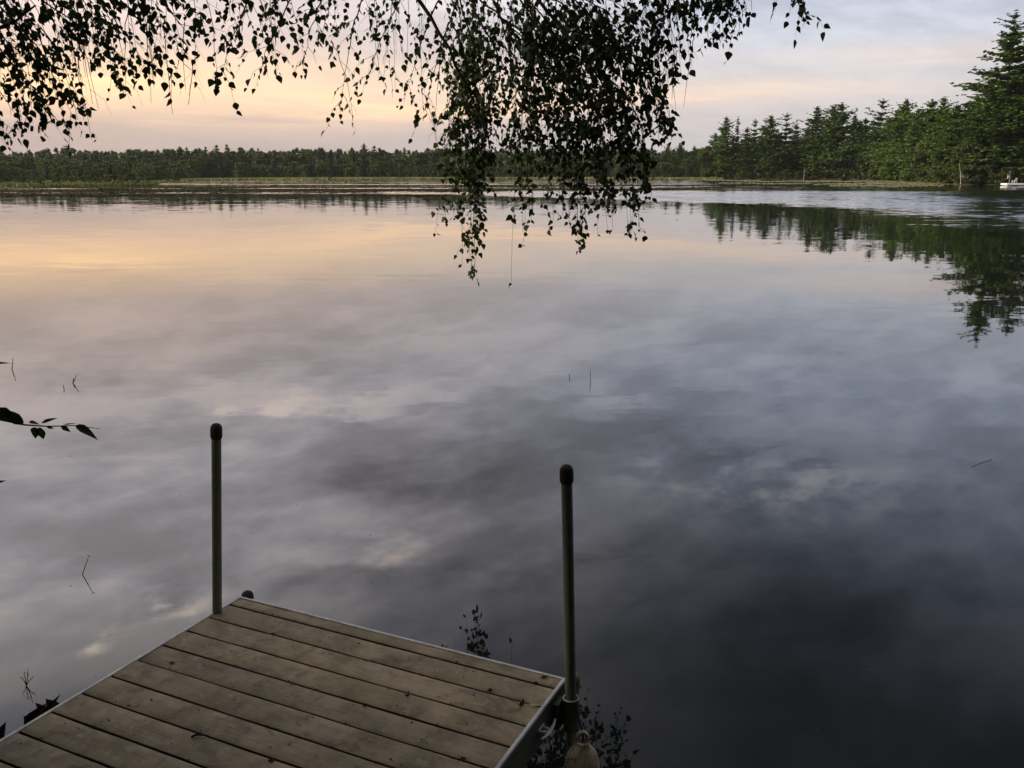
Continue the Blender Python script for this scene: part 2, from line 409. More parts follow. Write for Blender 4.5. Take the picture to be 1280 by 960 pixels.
rows = [(.80, 0, -1.6), (.96, 0, -.45), (1.0, 0, -.02), (1.004, .5, .10), (1.01, 1.6, .32), (1.02, 4, .75), (1.05, 9, 1.0), (1.08, 25, 1.3), (1.2, 80, 2.5), (1.6, 300, 6.0), (1.8, 700, 8), (2.0, 1100, 8)]
for j, (sc, add, z) in enumerate(rows):
    for i, a_ in enumerate(angs):
        d = shore(a_); r_ = d * sc + add + (wob[i] * .01 * d if j in (2, 3, 4, 5) and d > 50 else 0)
        zz = z
        if -42 < a_ < uaz(890) and z > 0: zz = min(z, .12 + .02 * j) if j < 8 else min(z, .32)   # flat marsh
        if d < 6 and z > 0: zz = min(z * 1.1, 1.3)
        V.append((r_ * math.sin(R(a_)), r_ * math.cos(R(a_)), zz))
na = len(angs)
for j in range(len(rows) - 1):
    for i in range(na):
        k = (i + 1) % na
        F.append((j * na + i, j * na + k, (j + 1) * na + k, (j + 1) * na + i))
tag(link('ground', mesh_np('ground', V, F, [M['ground']], True)), kind='structure')

# ------------------------------------------------------------------ trees of the far shores
def tri_cloud(C, D1, W, rs, tilt=.5, n=6, droop=-.15):
    """spiky foliage tufts: n narrow triangles fanning out of each centre; returns V, F"""
    N = len(C)
    ang = rs.uniform(0, 2 * np.pi, (N, 1)) + np.arange(n)[None] * (2 * np.pi / n) + rs.normal(0, .35, (N, n))
    el_ = rs.normal(droop, tilt, (N, n))
    d = np.stack([np.cos(ang) * np.cos(el_), np.sin(ang) * np.cos(el_), np.sin(el_)], -1)
    L = D1[:, None, None] * rs.uniform(.6, 1.15, (N, n, 1))
    sidev = np.stack([-np.sin(ang), np.cos(ang), rs.normal(0, .35, (N, n))], -1) * (W * D1[:, None, None])
    c = C[:, None, :]
    mid_ = c + d * L * .45
    tip = c + d * L
    Vt = np.stack([c - d * L * .25, mid_ + sidev, tip, mid_ - sidev], 2).reshape(-1, 3)
    Ft = np.arange(len(Vt)).reshape(-1, 4)
    return Vt, Ft

def conifer(H, seed, rmax=.19, base=.06, tuft=.5, whorls=26, per=5, dens=1.0, sparse=0., top_flat=0., droop=.0, ntri=6, pw=.62):
    rs = np.random.default_rng(seed)
    C, Z = [], []
    lean = rs.normal(0, .012, 2) * H; ph0, ph1 = rs.uniform(0, 6.28, 2)
    for w in range(whorls):
        t = base + (1 - base) * (w + rs.uniform(-.3, .3)) / whorls
        t = min(max(t, base), .995)
        prof = (1 - t) ** pw * min(1, .6 + 1.6 * (t - base)) * 1.22
        prof = max(prof, .06 + top_flat * (1 if t > .8 else 0))
        for b in range(per):
            if rs.random() < sparse * (1.2 if .3 < t < .97 else .3): continue
            a_ = rs.uniform(0, 2 * np.pi)
            Lb = H * rmax * prof * (rs.uniform(.40, 1.05) if rs.random() < .72 else rs.uniform(.95, 1.4))
            Lb *= 1 + .38 * math.sin(a_ * 2 + 9 * t + ph0) * math.sin(23 * t + ph1)
            rise = rs.normal(.12 + .5 * max(0, t - .6) - droop, .10)
            m_ = max(3, int(Lb / tuft * 1.5 * dens))
            for q in np.linspace(.10, 1, m_):
                sd_ = rs.normal(0, .22) * Lb * q * .8
                x = math.cos(a_) * Lb * q - math.sin(a_) * sd_; y = math.sin(a_) * Lb * q + math.cos(a_) * sd_
                z = t * H + Lb * (rise * q + .10 * q * q) + rs.normal(0, .16) * tuft
                C.append((x + lean[0] * t * t, y + lean[1] * t * t, z)); Z.append(tuft * rs.uniform(.65, 1.2) * (1.1 - .35 * q) * (.55 + .45 * min(1, (1 - t) * 4)))
    for z in np.linspace(.93, 1.0, 5): C.append((lean[0] * z, lean[1] * z, z * H)); Z.append(tuft * .6)
    V1, F1 = tri_cloud(np.array(C), np.array(Z) * 1.25, .38, rs, .24, ntri)
    tr = MB(); k = 9
    tr.tube([(lean[0] * (i / k) ** 2, lean[1] * (i / k) ** 2, H * .97 * i / k - .3) for i in range(k + 1)],
            [H * .0125 * (1 - .93 * i / k) + .02 for i in range(k + 1)], 7)
    return V1, F1, tr
def broadleaf(H, seed, wid=.40, base=.18, tuft=.55, lobes=22, per=60, ntri=5):
    rs = np.random.default_rng(seed); C = []; Z = []
    for _ in range(lobes):
        t = rs.uniform(base, 1) ; rr = wid * H * math.sqrt(max(.02, 1 - ((t - .52) / .56) ** 2)) * rs.uniform(.2, .95)
        a_ = rs.uniform(0, 2 * np.pi); c = np.array([rr * math.cos(a_), rr * math.sin(a_), t * H * .93])
        s_ = H * rs.uniform(.06, .13)
        g = rs.normal(0, 1, (per, 3)); g /= np.linalg.norm(g, axis=1)[:, None]
        g *= (rs.uniform(.35, 1, (per, 1)) ** .5) * s_ * np.array([1.25, 1.25, .8])
        C.append(c + g); Z.append(np.full(per, tuft) * rs.uniform(.6, 1.2, per))
    C = np.concatenate(C); Z = np.concatenate(Z); C[:, 2] = np.maximum(C[:, 2], .1)
    V1, F1 = tri_cloud(C, Z, .33, rs, .7, ntri)
    tr = MB()
    tr.tube([(0, 0, -.3), (.01 * H, 0, H * .3), (-.01 * H, .01 * H, H * .75)], [H * .014 + .02, H * .010 + .015, .02], 6)
    for i in range(5):
        a_ = rs.uniform(0, 6.28); z0 = H * rs.uniform(.2, .45)
        tr.tube([(0, 0, z0), (math.cos(a_) * H * .1, math.sin(a_) * H * .1, z0 + H * .15), (math.cos(a_) * H * .2, math.sin(a_) * H * .2, z0 + H * .32)], [H * .007, H * .005, .01], 5)
    return V1, F1, tr
PROTO = {}
def proto(key, H, build, leafmat, barkmat):
    V1, F1, tr = build
    crown = mesh_np('crown_' + key, V1, F1, [leafmat])
    tm = bpy.data.meshes.new('trunk_' + key); tm.from_pydata(tr.v, [], tr.f); tm.materials.append(barkmat); tm.update()
    PROTO[key] = (H, crown, tm)
P_, B_ = M['pine'], M['bark']
proto('pine_a', 25, conifer(25, 1, .26, .02, 1.0, 24, 13), P_, B_)
proto('pine_b', 25, conifer(25, 2, .23, .02, .95, 24, 12, sparse=.08), P_, B_)
proto('pine_c', 25, conifer(25, 3, .29, .02, 1.05, 21, 13, sparse=.06, top_flat=.05), P_, B_)
proto('pine_thin', 25, conifer(25, 4, .14, .28, .80, 18, 8, sparse=.35, top_flat=.04), P_, B_)
proto('pine_open', 25, conifer(25, 5, .27, .03, .90, 15, 12, sparse=.12, top_flat=.10), P_, B_)
proto('spruce', 20, conifer(20, 6, .23, .02, .85, 24, 12, droop=.15), P_, B_)
proto('pine_tall', 31, conifer(31, 8, .28, .02, .58, 30, 16, 1.15, sparse=.16, top_flat=.05, ntri=7, pw=.80), P_, B_)
proto('pine_tall_b', 31, conifer(31, 9, .28, .02, .58, 30, 16, 1.15, sparse=.12, ntri=7, pw=.74), P_, B_)
proto('birchlike', 12, broadleaf(12, 10, .30, .12, .65, 26, 60), M['broad'], M['grey_bark'])
proto('maple', 14, broadleaf(14, 11, .36, .10, .75, 30, 60), M['broad'], B_)
proto('shrub_a', 3.2, broadleaf(3.2, 12, .55, .02, .34, 20, 40), M['shrub'], B_)
proto('shrub_b', 3.2, broadleaf(3.2, 13, .75, .02, .32, 22, 40), M['shrub'], M['grey_bark'])
proto('shrub_c', 3.2, broadleaf(3.2, 14, .50, .05, .34, 18, 40), M['broad'], M['grey_bark'])

def ground_z(x, y):
    a_ = math.degrees(math.atan2(x, y)); d = math.hypot(x, y); s = float(shore(a_))
    if -42 < a_ < uaz(890): return .12
    return float(np.interp(d - s, [0, 2, 6, 15, 60], [0, .15, .6, 1.0, 1.6]))
XF = math.cos(R(PITCH))
def plant(name, key, u, D, H, label, cat, group=None, rz=None, wide=1.0, tv=222):
    x = at(u, tv, D).x; z = ground_z(x, D)
    H0, crown, tm = PROTO[key]; s_ = H / H0
    root = empty(name, (x, D, z), rnd.uniform(0, 6.28) if rz is None else rz)
    root.scale = (s_ * wide, s_ * wide, s_)
    tag(root, label, cat, group)
    link('trunk', tm, root); link('crown', crown, root)
    return root
def top_h(u, v, D):                      # height above its ground of something at depth D whose top shows at v
    p = at(u, v, D); return p.z - ground_z(p.x, D)

DEP = PITCH
def sdist(u): return float(shore(uaz(u))) * math.cos(R(uaz(u)))
GP = 'pines standing along the wooded point'
front = [ # u, top v, extra depth, proto, width, label
    (908, 146, 6, 'pine_b', 1.0, 'outermost pine at the tip of the wooded point, beside the marsh grass'),
    (923, 146, 10, 'pine_thin', 1.0, 'thin sparse pine with a bare spindly top near the tip of the point'),
    (945, 149, 12, 'pine_open', .9, 'open-crowned pine between the spindly pine and the paired pines'),
    (965, 144, 8, 'pine_a', 1.0, 'dense broad pine with foliage to the water, lower-topped of the paired pines'),
    (984, 141, 14, 'pine_open', 1.0, 'open layered pine with sky showing through its crown, beside a gap in the treeline'),
    (1022, 133, 8, 'pine_b', 1.1, 'pointed pine just past the gap in the treeline, on the inner side'),
    (1043, 131, 7, 'pine_a', 1.05, 'full broad pine, second one past the gap in the treeline'),
    (1056, 128, 9, 'pine_c', 1.0, 'round-topped tall pine, third one past the gap in the treeline'),
    (1069, 143, 12, 'pine_b', .9, 'shorter pine next to the dark narrow set-back spruce'),
    (1084, 148, 16, 'spruce', 1.0, 'dark narrow spruce set back between taller pines'),
    (1104, 123, 14, 'pine_open', 1.0, 'pine with a flat layered top standing clear of its neighbours'),
    (1120, 136, 10, 'pine_c', 1.0, 'bushy pine, first in the row from the flat-topped pine toward the tallest pine'),
    (1134, 124, 15, 'pine_a', 1.0, 'pointed pine, second in the row from the flat-topped pine toward the tallest'),
    (1148, 136, 12, 'pine_b', 1.0, 'lower pine, third in the row from the flat-topped pine toward the tallest'),
    (1162, 124, 22, 'pine_c', 1.0, 'round pine, fourth in the row from the flat-topped pine toward the tallest'),
    (1180, 121, 26, 'pine_b', 1.05, 'high-topped pine, fifth in the row from the flat-topped pine toward the tallest'),
    (1196, 130, 16, 'pine_a', 1.0, 'full pine, sixth in the row from the flat-topped pine toward the tallest'),
    (1210, 126, 20, 'spruce', 1.2, 'spruce, seventh in the row from the flat-topped pine toward the tallest'),
    (1226, 130, 10, 'pine_b', 1.0, 'pine standing right against the foot of the tallest pine')]
for u, tv, ex, key, wd, lab in front:
    D = sdist(u) + ex
    plant('pine_tree', key, u, D, top_h(u, tv, D), lab, 'tree', GP, wide=wd, tv=tv)
for u, tv, ex in [(895, 166, 26), (934, 160, 26), (957, 158, 28), (996, 156, 24), (1010, 160, 20), (1032, 150, 26), (1078, 150, 28), (1094, 150, 30), (1112, 146, 34), (1128, 140, 34),
                  (1142, 142, 34), (1156, 138, 38), (1172, 138, 44), (1188, 138, 44), (1204, 138, 36), (1218, 138, 40), (1234, 128, 30), (1248, 120, 34)]:
    D = sdist(u) + ex
    plant('pine_tree', rnd.choice(['spruce', 'pine_a', 'pine_c']), u, D, top_h(u, tv, D), 'dark evergreen filling the second row behind the shoreline pines', 'tree', 'second row of evergreens', tv=tv)
for u, tv, ex in [(902, 178, 44), (916, 172, 48), (928, 174, 52), (940, 172, 46), (953, 170, 50), (975, 168, 48), (990, 170, 46), (1003, 172, 42), (1015, 170, 46)]:
    D = sdist(u) + ex
    plant('pine_tree', rnd.choice(['spruce', 'pine_a', 'pine_c']), u, D, top_h(u, tv, D), 'dark evergreen filling the second row behind the shoreline pines', 'tree', 'second row of evergreens', tv=tv, wide=1.2)
D = sdist(1262) + 9
plant('pine_tree', 'pine_tall', 1270, D, top_h(1270, 14, D), 'tallest pine towering over the shore beside the white floating dock', 'tree', GP, rz=.4, wide=1.25, tv=17)
D = sdist(1240) + 14
plant('pine_tree', 'pine_tall_b', 1238, D, top_h(1238, 112, D), 'bushy pine half as tall, tucked against the tallest pine', 'tree', GP, wide=1.15, tv=112)
plant('pine_tree', 'pine_tall_b', 1306, 220, top_h(1306, 24, 220), 'large pine behind the white floating dock', 'tree', GP, wide=1.25, tv=24)
for u, tv, ex, lab in [(1244, 96, 22, 'tall full pine crowding the tallest pine on its open-water side'), (1278, 84, 12, 'broad pine directly behind the flag on the floating dock'), (1222, 118, 26, 'bushy pine stepping down from the tallest pine toward the spruce'), (1250, 150, 9, 'low spreading pine in front of the tallest pine')]:
    D = sdist(u) + ex
    plant('pine_tree', 'pine_tall_b' if tv < 140 else 'pine_c', u, D, top_h(u, tv, D), lab, 'tree', GP, wide=1.2, tv=tv)
plant('pine_tree', 'pine_a', 1350, 215, 26, 'pine further along the shore past the floating dock', 'tree', GP)
for u, tv, ex, key in [(884, 181, 8, 'birchlike'), (1098, 178, 4, 'maple'), (1146, 172, 6, 'birchlike'), (1166, 168, 6, 'maple'), (1188, 170, 7, 'birchlike'), (1210, 176, 6, 'maple'), (1246, 178, 5, 'birchlike')]:
    D = sdist(u) + ex
    nth = {1246: 'first', 1210: 'second', 1188: 'third', 1166: 'fourth', 1146: 'fifth', 1098: 'sixth'}.get(u)
    plant('broadleaf_tree', key, u, D, top_h(u, tv, D),
          'small pale green broadleaf tree at the end of the point where marsh begins' if u == 884 else 'light green broadleaf sapling under the pines, %s from the white floating dock' % nth, 'tree',
          None if u == 884 else 'broadleaf trees under the pines', tv=tv)
i = 0
for u in np.concatenate([np.linspace(900, 1090, 17), np.linspace(1098, 1300, 30)]):
    D = sdist(float(u)) + rnd.uniform(1.5, 4.5)
    big_ = 1100 < u < 1215
    h = rnd.uniform(2.4, 4.2) * (1.05 if big_ else .95)
    key = rnd.choice(['shrub_a', 'shrub_b', 'shrub_c'])
    lab, grp = {'shrub_a': ('rounded olive-green shrub at the water edge below the pines', 'rounded shoreline shrubs'),
                'shrub_b': ('spreading olive shrub with pale stems at the water edge below the pines', 'spreading shoreline shrubs'),
                'shrub_c': ('fresh green upright shrub at the water edge below the pines', 'green shoreline shrubs')}[key]
    plant('shoreline_shrub', key, float(u), D, h, lab, 'shrub', grp, wide=1.25)
# bare pale snags leaning at the water's edge
def snag(u, D, h, lean, label, pts=3):
    x = (u - 640) / FPX * D * XF; b = MB()
    b.tube([(0, 0, -.5), (lean * .4, 0, h * .5), (lean, .1, h)], [.11, .08, .03], 6)
    b.tube([(lean * .3, 0, h * .4), (lean * .3 + .5, .1, h * .7)], [.04, .015], 5)
    b.tube([(lean * .55, 0, h * .62), (lean * .5 - .4, -.1, h * .85)], [.035, .012], 5)
    o = b.build('dead_snag', M['grey_bark'], loc=(x, D, ground_z(x, D)))
    tag(o, label, 'dead tree'); return o
snag(1005, sdist(1005) - 2, 4.6, .25, 'slim pale dead stub rising from the shallows off the point')
snag(1172, sdist(1172) + 1.0, 5.0, -1.6, 'pale leaning dead trunk among olive shrubs on the bank')
snag(1203, sdist(1203) + 1.0, 4.6, -.9, 'grey forked dead stem in front of broadleaf saplings')

# distant wood across the lake: individual emergent trees, and the mass behind them as one wood
CP = {}
for key, b in {'c1': conifer(16, 21, .20, .02, 1.3, 14, 7, .8, ntri=5), 'c2': conifer(16, 22, .17, .02, 1.2, 15, 7, .8, sparse=.05, ntri=5), 'c3': conifer(16, 23, .23, .03, 1.4, 12, 7, .8, ntri=5),
               'd1': broadleaf(16, 24, .34, .04, 1.6, 20, 18, ntri=5), 'd2': broadleaf(16, 25, .40, .04, 1.6, 20, 18, ntri=5)}.items():
    CP[key] = (b[0], b[1])
VV, FF, MI, nv = [], [], [], 0
def wood(u0, u1, step, D0, D1, v0, v1, pdec):
    global nv
    u = u0
    while u < u1:
        D = rnd.uniform(D0, D1); x = (u - 640) / FPX * D * XF
        key = rnd.choice(['d1', 'd2']) if rnd.random() < pdec else rnd.choice(['c1', 'c2', 'c3'])
        h = at(u, v0 + (v1 - v0) * rnd.random() ** .8 + 2.2 * math.sin(u * .021 + D) + 1.6 * math.sin(u * .083 + D * .1), D).z + .2
        V1, F1 = CP[key]; s_ = h / 16; a_ = rnd.uniform(0, 6.28); c, s = math.cos(a_), math.sin(a_); wd = s_ * rnd.uniform(.85, 1.25)
        Q = np.stack([(V1[:, 0] * c - V1[:, 1] * s) * wd + x, (V1[:, 0] * s + V1[:, 1] * c) * wd + D, V1[:, 2] * s_ + .1], 1)
        VV.append(Q); FF.append(F1 + nv); MI.append(np.full(len(F1), 1 if key[0] == 'd' else 0)); nv += len(Q)
        u += step * rnd.uniform(.6, 1.4)
wood(-60, 215, 4.5, 440, 480, 189, 197, .25)
wood(-60, 240, 4.5, 330, 360, 198, 207, .8)
wood(-60, 235, 4.0, 285, 315, 207, 213, .8)
wood(200, 560, 4.2, 455, 500, 186, 194, .1)
wood(200, 900, 5.0, 430, 450, 192, 203, .35)
wood(540, 900, 4.2, 455, 500, 184, 192, .12)
wood(300, 900, 5.5, 418, 430, 203, 211, .7)
wood(-60, 900, 5.0, 520, 560, 187, 193, .15)
me = mesh_np('distant_wood', np.concatenate(VV), np.concatenate(FF), [M['pine2'], M['broad']], midx=np.concatenate(MI))
tag(link('distant_wood', me), 'dark mixed wood along the far shore of the lake', 'wood', kind='stuff')
GE = 'conifers rising above the distant wood'
plant('pine_tree', 'pine_open', 82, 430, top_h(82, 181, 430), 'lone flat-topped pine standing above the far treeline', 'tree', wide=1.2, tv=181)
for u, tv in [(233, 184), (256, 183), (270, 181), (284, 180), (303, 184), (322, 185), (378, 185), (440, 184), (455, 179), (467, 182), (505, 184), (850, 178), (835, 181), (868, 182)]:
    plant('conifer_tree', rnd.choice(['spruce', 'pine_b']), u, 440, top_h(u, tv, 440), 'dark conifer spire poking above the distant wood', 'tree', GE, wide=.9, tv=tv)

# marsh grass along the far waterline
def blades(N, uf, df, hf, name, matl, label, w=.22):
    U = uf(N); Dd = df(U, N); x = (U - 640) / FPX * Dd * XF; h = hf(N)
    lx, ly = rng.normal(0, .25, N) * h, rng.normal(0, .25, N) * h
    a_ = rng.uniform(0, np.pi, N); wx, wy = np.cos(a_) * w, np.sin(a_) * w
    z0 = np.full(N, -.05)
    Vb = np.stack([np.stack([x - wx, Dd - wy, z0], 1), np.stack([x + wx, Dd + wy, z0], 1), np.stack([x + lx, Dd + ly, z0 + h], 1)], 1).reshape(-1, 3)
    o = link(name, mesh_np(name, Vb, np.arange(3 * N).reshape(-1, 3), [matl]))
    tag(o, label, 'marsh grass', kind='stuff'); return o
sdv = np.vectorize(sdist)
blades(26000, lambda N: rng.uniform(225, 905, N), lambda U, N: sdv(U) + rng.uniform(-8, 42, N) * rng.random(N), lambda N: rng.uniform(.4, 1.0, N), 'marsh_grass', M['marsh'], 'pale yellow-green marsh grass fringing the far shore', .3)
blades(9000, lambda N: rng.uniform(-60, 215, N), lambda U, N: sdv(U) + rng.uniform(-2, 30, N), lambda N: rng.uniform(.3, .9, N), 'sedge', M['shrub'], 'dark green sedge on the low marshy spit', .2)
for j in range(34):
    u = -30 + j * 7.2 + rnd.uniform(-3, 3); D = sdist(u) + rnd.uniform(1.5, 26)
    h = rnd.uniform(.9, 2.2) * (.6 if u > 185 else 1)
    plant('marsh_shrub', rnd.choice(['shrub_a', 'shrub_b', 'shrub_c']), u, D, h, 'low dark green bush on the marshy spit below the far wood', 'shrub', 'bushes on the marshy spit', wide=1.4)
for u, D, h in [(412, 372, 2.0), (300, 345, 1.4), (500, 384, 1.3), (815, 380, 2.2), (838, 384, 2.4), (856, 384, 1.6)]:
    plant('marsh_shrub', 'shrub_a', u, D, h, 'single bush standing out in the pale marsh grass', 'shrub', 'bushes in the marsh grass', wide=1.2)

# floating lily pads in long streaks
def pads(name, streaks, N, matl, label, r0=.10, r1=.24, lift=.05):
    wts = np.array([s[4] for s in streaks], float); wts /= wts.sum()
    idx = rng.choice(len(streaks), N, p=wts)
    st_ = np.array([s[:4] for s in streaks])[idx]
    U = st_[:, 0] + (st_[:, 1] - st_[:, 0]) * rng.beta(1.3, 1.3, N)
    Vv = st_[:, 2] + rng.normal(0, .5, N) * st_[:, 3] + (np.sin(U * .05 + idx) * .35)
    Dd = CAM_H * FPX / np.maximum(Vv - 215.6, 4.0)
    x = (U - 640) / FPX * Dd * XF; rr = rng.uniform(r0, r1, N) * np.clip(Dd / 120, .8, 2.2)
    tx, ty = rng.normal(0, .10, N), rng.normal(0, .10, N)
    vs = []
    for k in range(6):
        a_ = k * np.pi / 3 + .2; cx, cy = np.cos(a_) * rr, np.sin(a_) * rr
        vs.append(np.stack([x + cx, Dd + cy, .012 + lift * rng.random(N) + np.abs(cx * tx + cy * ty)], 1))
    Vb = np.stack(vs, 1).reshape(-1, 3)
    o = link(name, mesh_np(name, Vb, np.arange(6 * N).reshape(-1, 6), [matl])); tag(o, label, 'lily pads', kind='stuff')
    return o
pads('lily_pads', [(-40, 480, 238.5, 1.2, 5), (-40, 330, 234.0, 1.0, 3), (-40, 240, 242.5, .8, 2), (60, 330, 252.0, .35, .5), (120, 560, 236.0, .9, 4), (400, 640, 237.5, 1.0, 3), (250, 700, 232.5, .9, 4), (560, 900, 235.5, 1.2, 5),
                   (430, 560, 242.5, .4, .6), (560, 880, 231.0, .8, 3), (820, 1000, 234.0, .7, 2), (-40, 200, 230.5, .8, 2.0), (890, 985, 253.5, .30, .15), (330, 345, 247.0, .2, .03)], 34000, M['pad_dark'],
     'dark streaks of floating lily pads across the far water')
pads('lily_pad_bed', [(985, 1215, 226.2, .5, 3), (1020, 1200, 229.3, .6, 4), (1040, 1180, 231.5, .6, 3), (900, 1015, 228.6, .35, 1.2), (930, 1060, 226.0, .4, 1.5), (860, 950, 225.0, .4, 1), (1085, 1200, 227.8, .5, 3), (420, 700, 227.5, .4, 1.2), (240, 420, 227.0, .4, .8)],
     60000, M['pad_pale'], 'pale green beds of lily pads off the wooded point', .14, .30)

# ------------------------------------------------------------------ white floating dock with flag and chair beyond the lake
fd = on_plane(1259, 232.3, 0)
def floating_dock():
    root = empty('floating_dock', (fd.x, fd.y, 0)); tag(root, 'white floating dock moored below the tallest pine, flag at its end', 'dock')
    for i in range(9):
        b = MB(); b.box(i * .62, i * .62 + .60, 0, 2.4, .42, .50, .01); b.build('deck_panel', M['white'], root)
    b = MB(); b.box(-.03, 5.6, -.06, -.004, .16, .47, .01); b.box(-.03, 5.6, 2.404, 2.46, .16, .47, .01); b.box(-.09, -.034, -.06, 2.46, .16, .47, .01); b.build('fascia', M['white'], root)
    for x in (.2, 2.4, 4.6):
        b = MB(); b.box(x, x + .8, .15, 2.25, -.25, .41, .04); b.build('float', M['chair'], root)
    return root
floating_dock()
fl = empty('flag', (fd.x + .55, fd.y + .5, .50)); tag(fl, 'small striped flag hanging limp from a thin pole on the floating dock', 'flag')
b = MB(); b.tube([(0, 0, 0), (.02, 0, 2.35)], [.035, .022], 8); b.lathe([(.0, 2.34), (.035, 2.37), (.035, 2.39), (.0, 2.42)], 8, (.02, 0, 0)); b.build('pole', M['pole'], fl)
VV, FF = [], []
nx, nz = 10, 12
for iz in range(nz + 1):
    for ix in range(nx + 1):
        fx, fz = ix / nx, iz / nz
        VV.append((fx * .55 * (.75 + .25 * fz), .07 * math.sin(fx * 11 + fz * 2) * fx, fz * .95 - fx * .42 * (1 - .2 * fz)))
for iz in range(nz):
    for ix in range(nx):
        q = iz * (nx + 1) + ix; FF.append((q, q + 1, q + nx + 2, q + nx + 1))
cm = mesh_np('cloth', VV, FF, [M['flag']], True)
co = link('cloth', cm, fl, (-.02, 0, 1.30)); co.rotation_euler = (0, 0, math.pi)
ch = empty('deck_chair', (fd.x + 1.9, fd.y + 1.0, .50), R(200)); tag(ch, 'pale low armchair standing on the white floating dock', 'chair')
b = MB(); b.box(-.28, .28, -.28, .28, .34, .39, .012); b.build('seat', M['chair'], ch)
for i in range(5):
    b = MB(); b.tube([(-.24 + i * .12, .27, .36), (-.28 + i * .14, .50, 1.0 + .04 * (2 - abs(i - 2)))], .045, 6); b.build('back_slat', M['chair'], ch)
for s_ in (-1, 1):
    b = MB(); b.box(s_ * .36 - .05, s_ * .36 + .05, -.32, .40, .58, .61, .008); b.build('armrest', M['chair'], ch)
    for y in (-.25, .27):
        b = MB(); b.box(s_ * .36 - .03, s_ * .36 + .03, y - .04, y + .04, 0, .577, .006); b.build('leg', M['chair'], ch)

# ------------------------------------------------------------------ the near dock
DZ, HD = .45, 2.15                        # deck height above the water, camera above the deck
A_ANG = -.4409
A0 = Vector((-1.4572, 4.2082, 0))
PT, WID = .1482, 1.829
dock = empty('dock', A0, A_ANG); tag(dock, 'brown plank dock with white metal edging and upright pipe posts', 'dock')
DM = Matrix.Translation(A0) @ Matrix.Rotation(A_ANG, 4, 'Z'); DI = DM.inverted()
def dl(u, v, z=DZ): return DI @ on_plane(u, v, z)
GAP = .0075
LIPW = .013
NPL = 27
def plank_mesh(w, seed):
    """a deck board with rounded arrises and slight cupping"""
    rs = random.Random(seed); L0, L1 = LIPW + .002, WID - LIPW - .002
    prof = [(0, -.030), (0, -.005), (.0015, -.0015), (.005, 0), (w * .3, .0008), (w * .7, .0008), (w - .005, 0), (w - .0015, -.0015), (w, -.005), (w, -.030)]
    ns = 8; vs, fs = [], []
    for i in range(ns + 1):
        x = L0 + (L1 - L0) * i / ns; j = rs.uniform(-.0012, .0012); jz = rs.uniform(-.0008, .0008)
        for (y, z) in prof: vs.append((x, y + j, z + jz))
    m_ = len(prof)
    for i in range(ns):
        for k in range(m_):
            q = (k + 1) % m_; fs.append((i * m_ + k, i * m_ + q, (i + 1) * m_ + q, (i + 1) * m_ + k))
    fs.append(tuple(range(m_))); fs.append(tuple(reversed([ns * m_ + k for k in range(m_)])))
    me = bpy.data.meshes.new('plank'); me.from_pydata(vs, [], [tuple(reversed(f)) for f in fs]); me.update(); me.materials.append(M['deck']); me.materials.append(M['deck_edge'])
    for p in me.polygons:
        p.use_smooth = True
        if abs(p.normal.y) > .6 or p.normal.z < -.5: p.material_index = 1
    me.set_sharp_from_angle(angle=R(50))
    return me
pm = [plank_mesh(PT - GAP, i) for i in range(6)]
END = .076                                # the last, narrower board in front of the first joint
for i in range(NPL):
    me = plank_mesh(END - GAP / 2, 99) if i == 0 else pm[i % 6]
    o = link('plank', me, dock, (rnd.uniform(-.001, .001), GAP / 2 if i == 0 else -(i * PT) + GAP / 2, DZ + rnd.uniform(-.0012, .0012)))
LEN = NPL * PT
FRONT = END + .002
def rail(x0, x1, y0, y1, name='edge_rail'):
    b = MB(); b.box(x0, x1, y0, y1, DZ - .155, DZ - .010, .0025); o = b.build(name, M['rail'], dock)
    b = MB(); b.box(x0 - .0015, x1 + .0015, y0 - (.0015 if name == 'edge_rail' else 0), y1 + .0015, DZ - .0095, DZ + .004, .002); b.build('rail_trim', M['alu'], o)
    return o
rail(0, LIPW, -LEN, FRONT + LIPW)
rail(WID - LIPW, WID, -LEN, FRONT + LIPW)
rail(LIPW + .0005, WID - LIPW - .0005, FRONT, FRONT + LIPW, 'end_rail')
for x in (.0, WID - .04):
    b = MB(); b.box(x + (.0 if x else .011), x + (.045 if not x else .029), -LEN, FRONT - .002, DZ - .150, DZ - .125, .002); b.build('rail_flange', M['alu'], dock)
for x in (.5, .92, 1.34):
    b = MB(); b.box(x - .02, x + .02, -LEN, FRONT - .003, DZ - .13, DZ - .032, .002); b.build('joist', M['bumper'], dock)

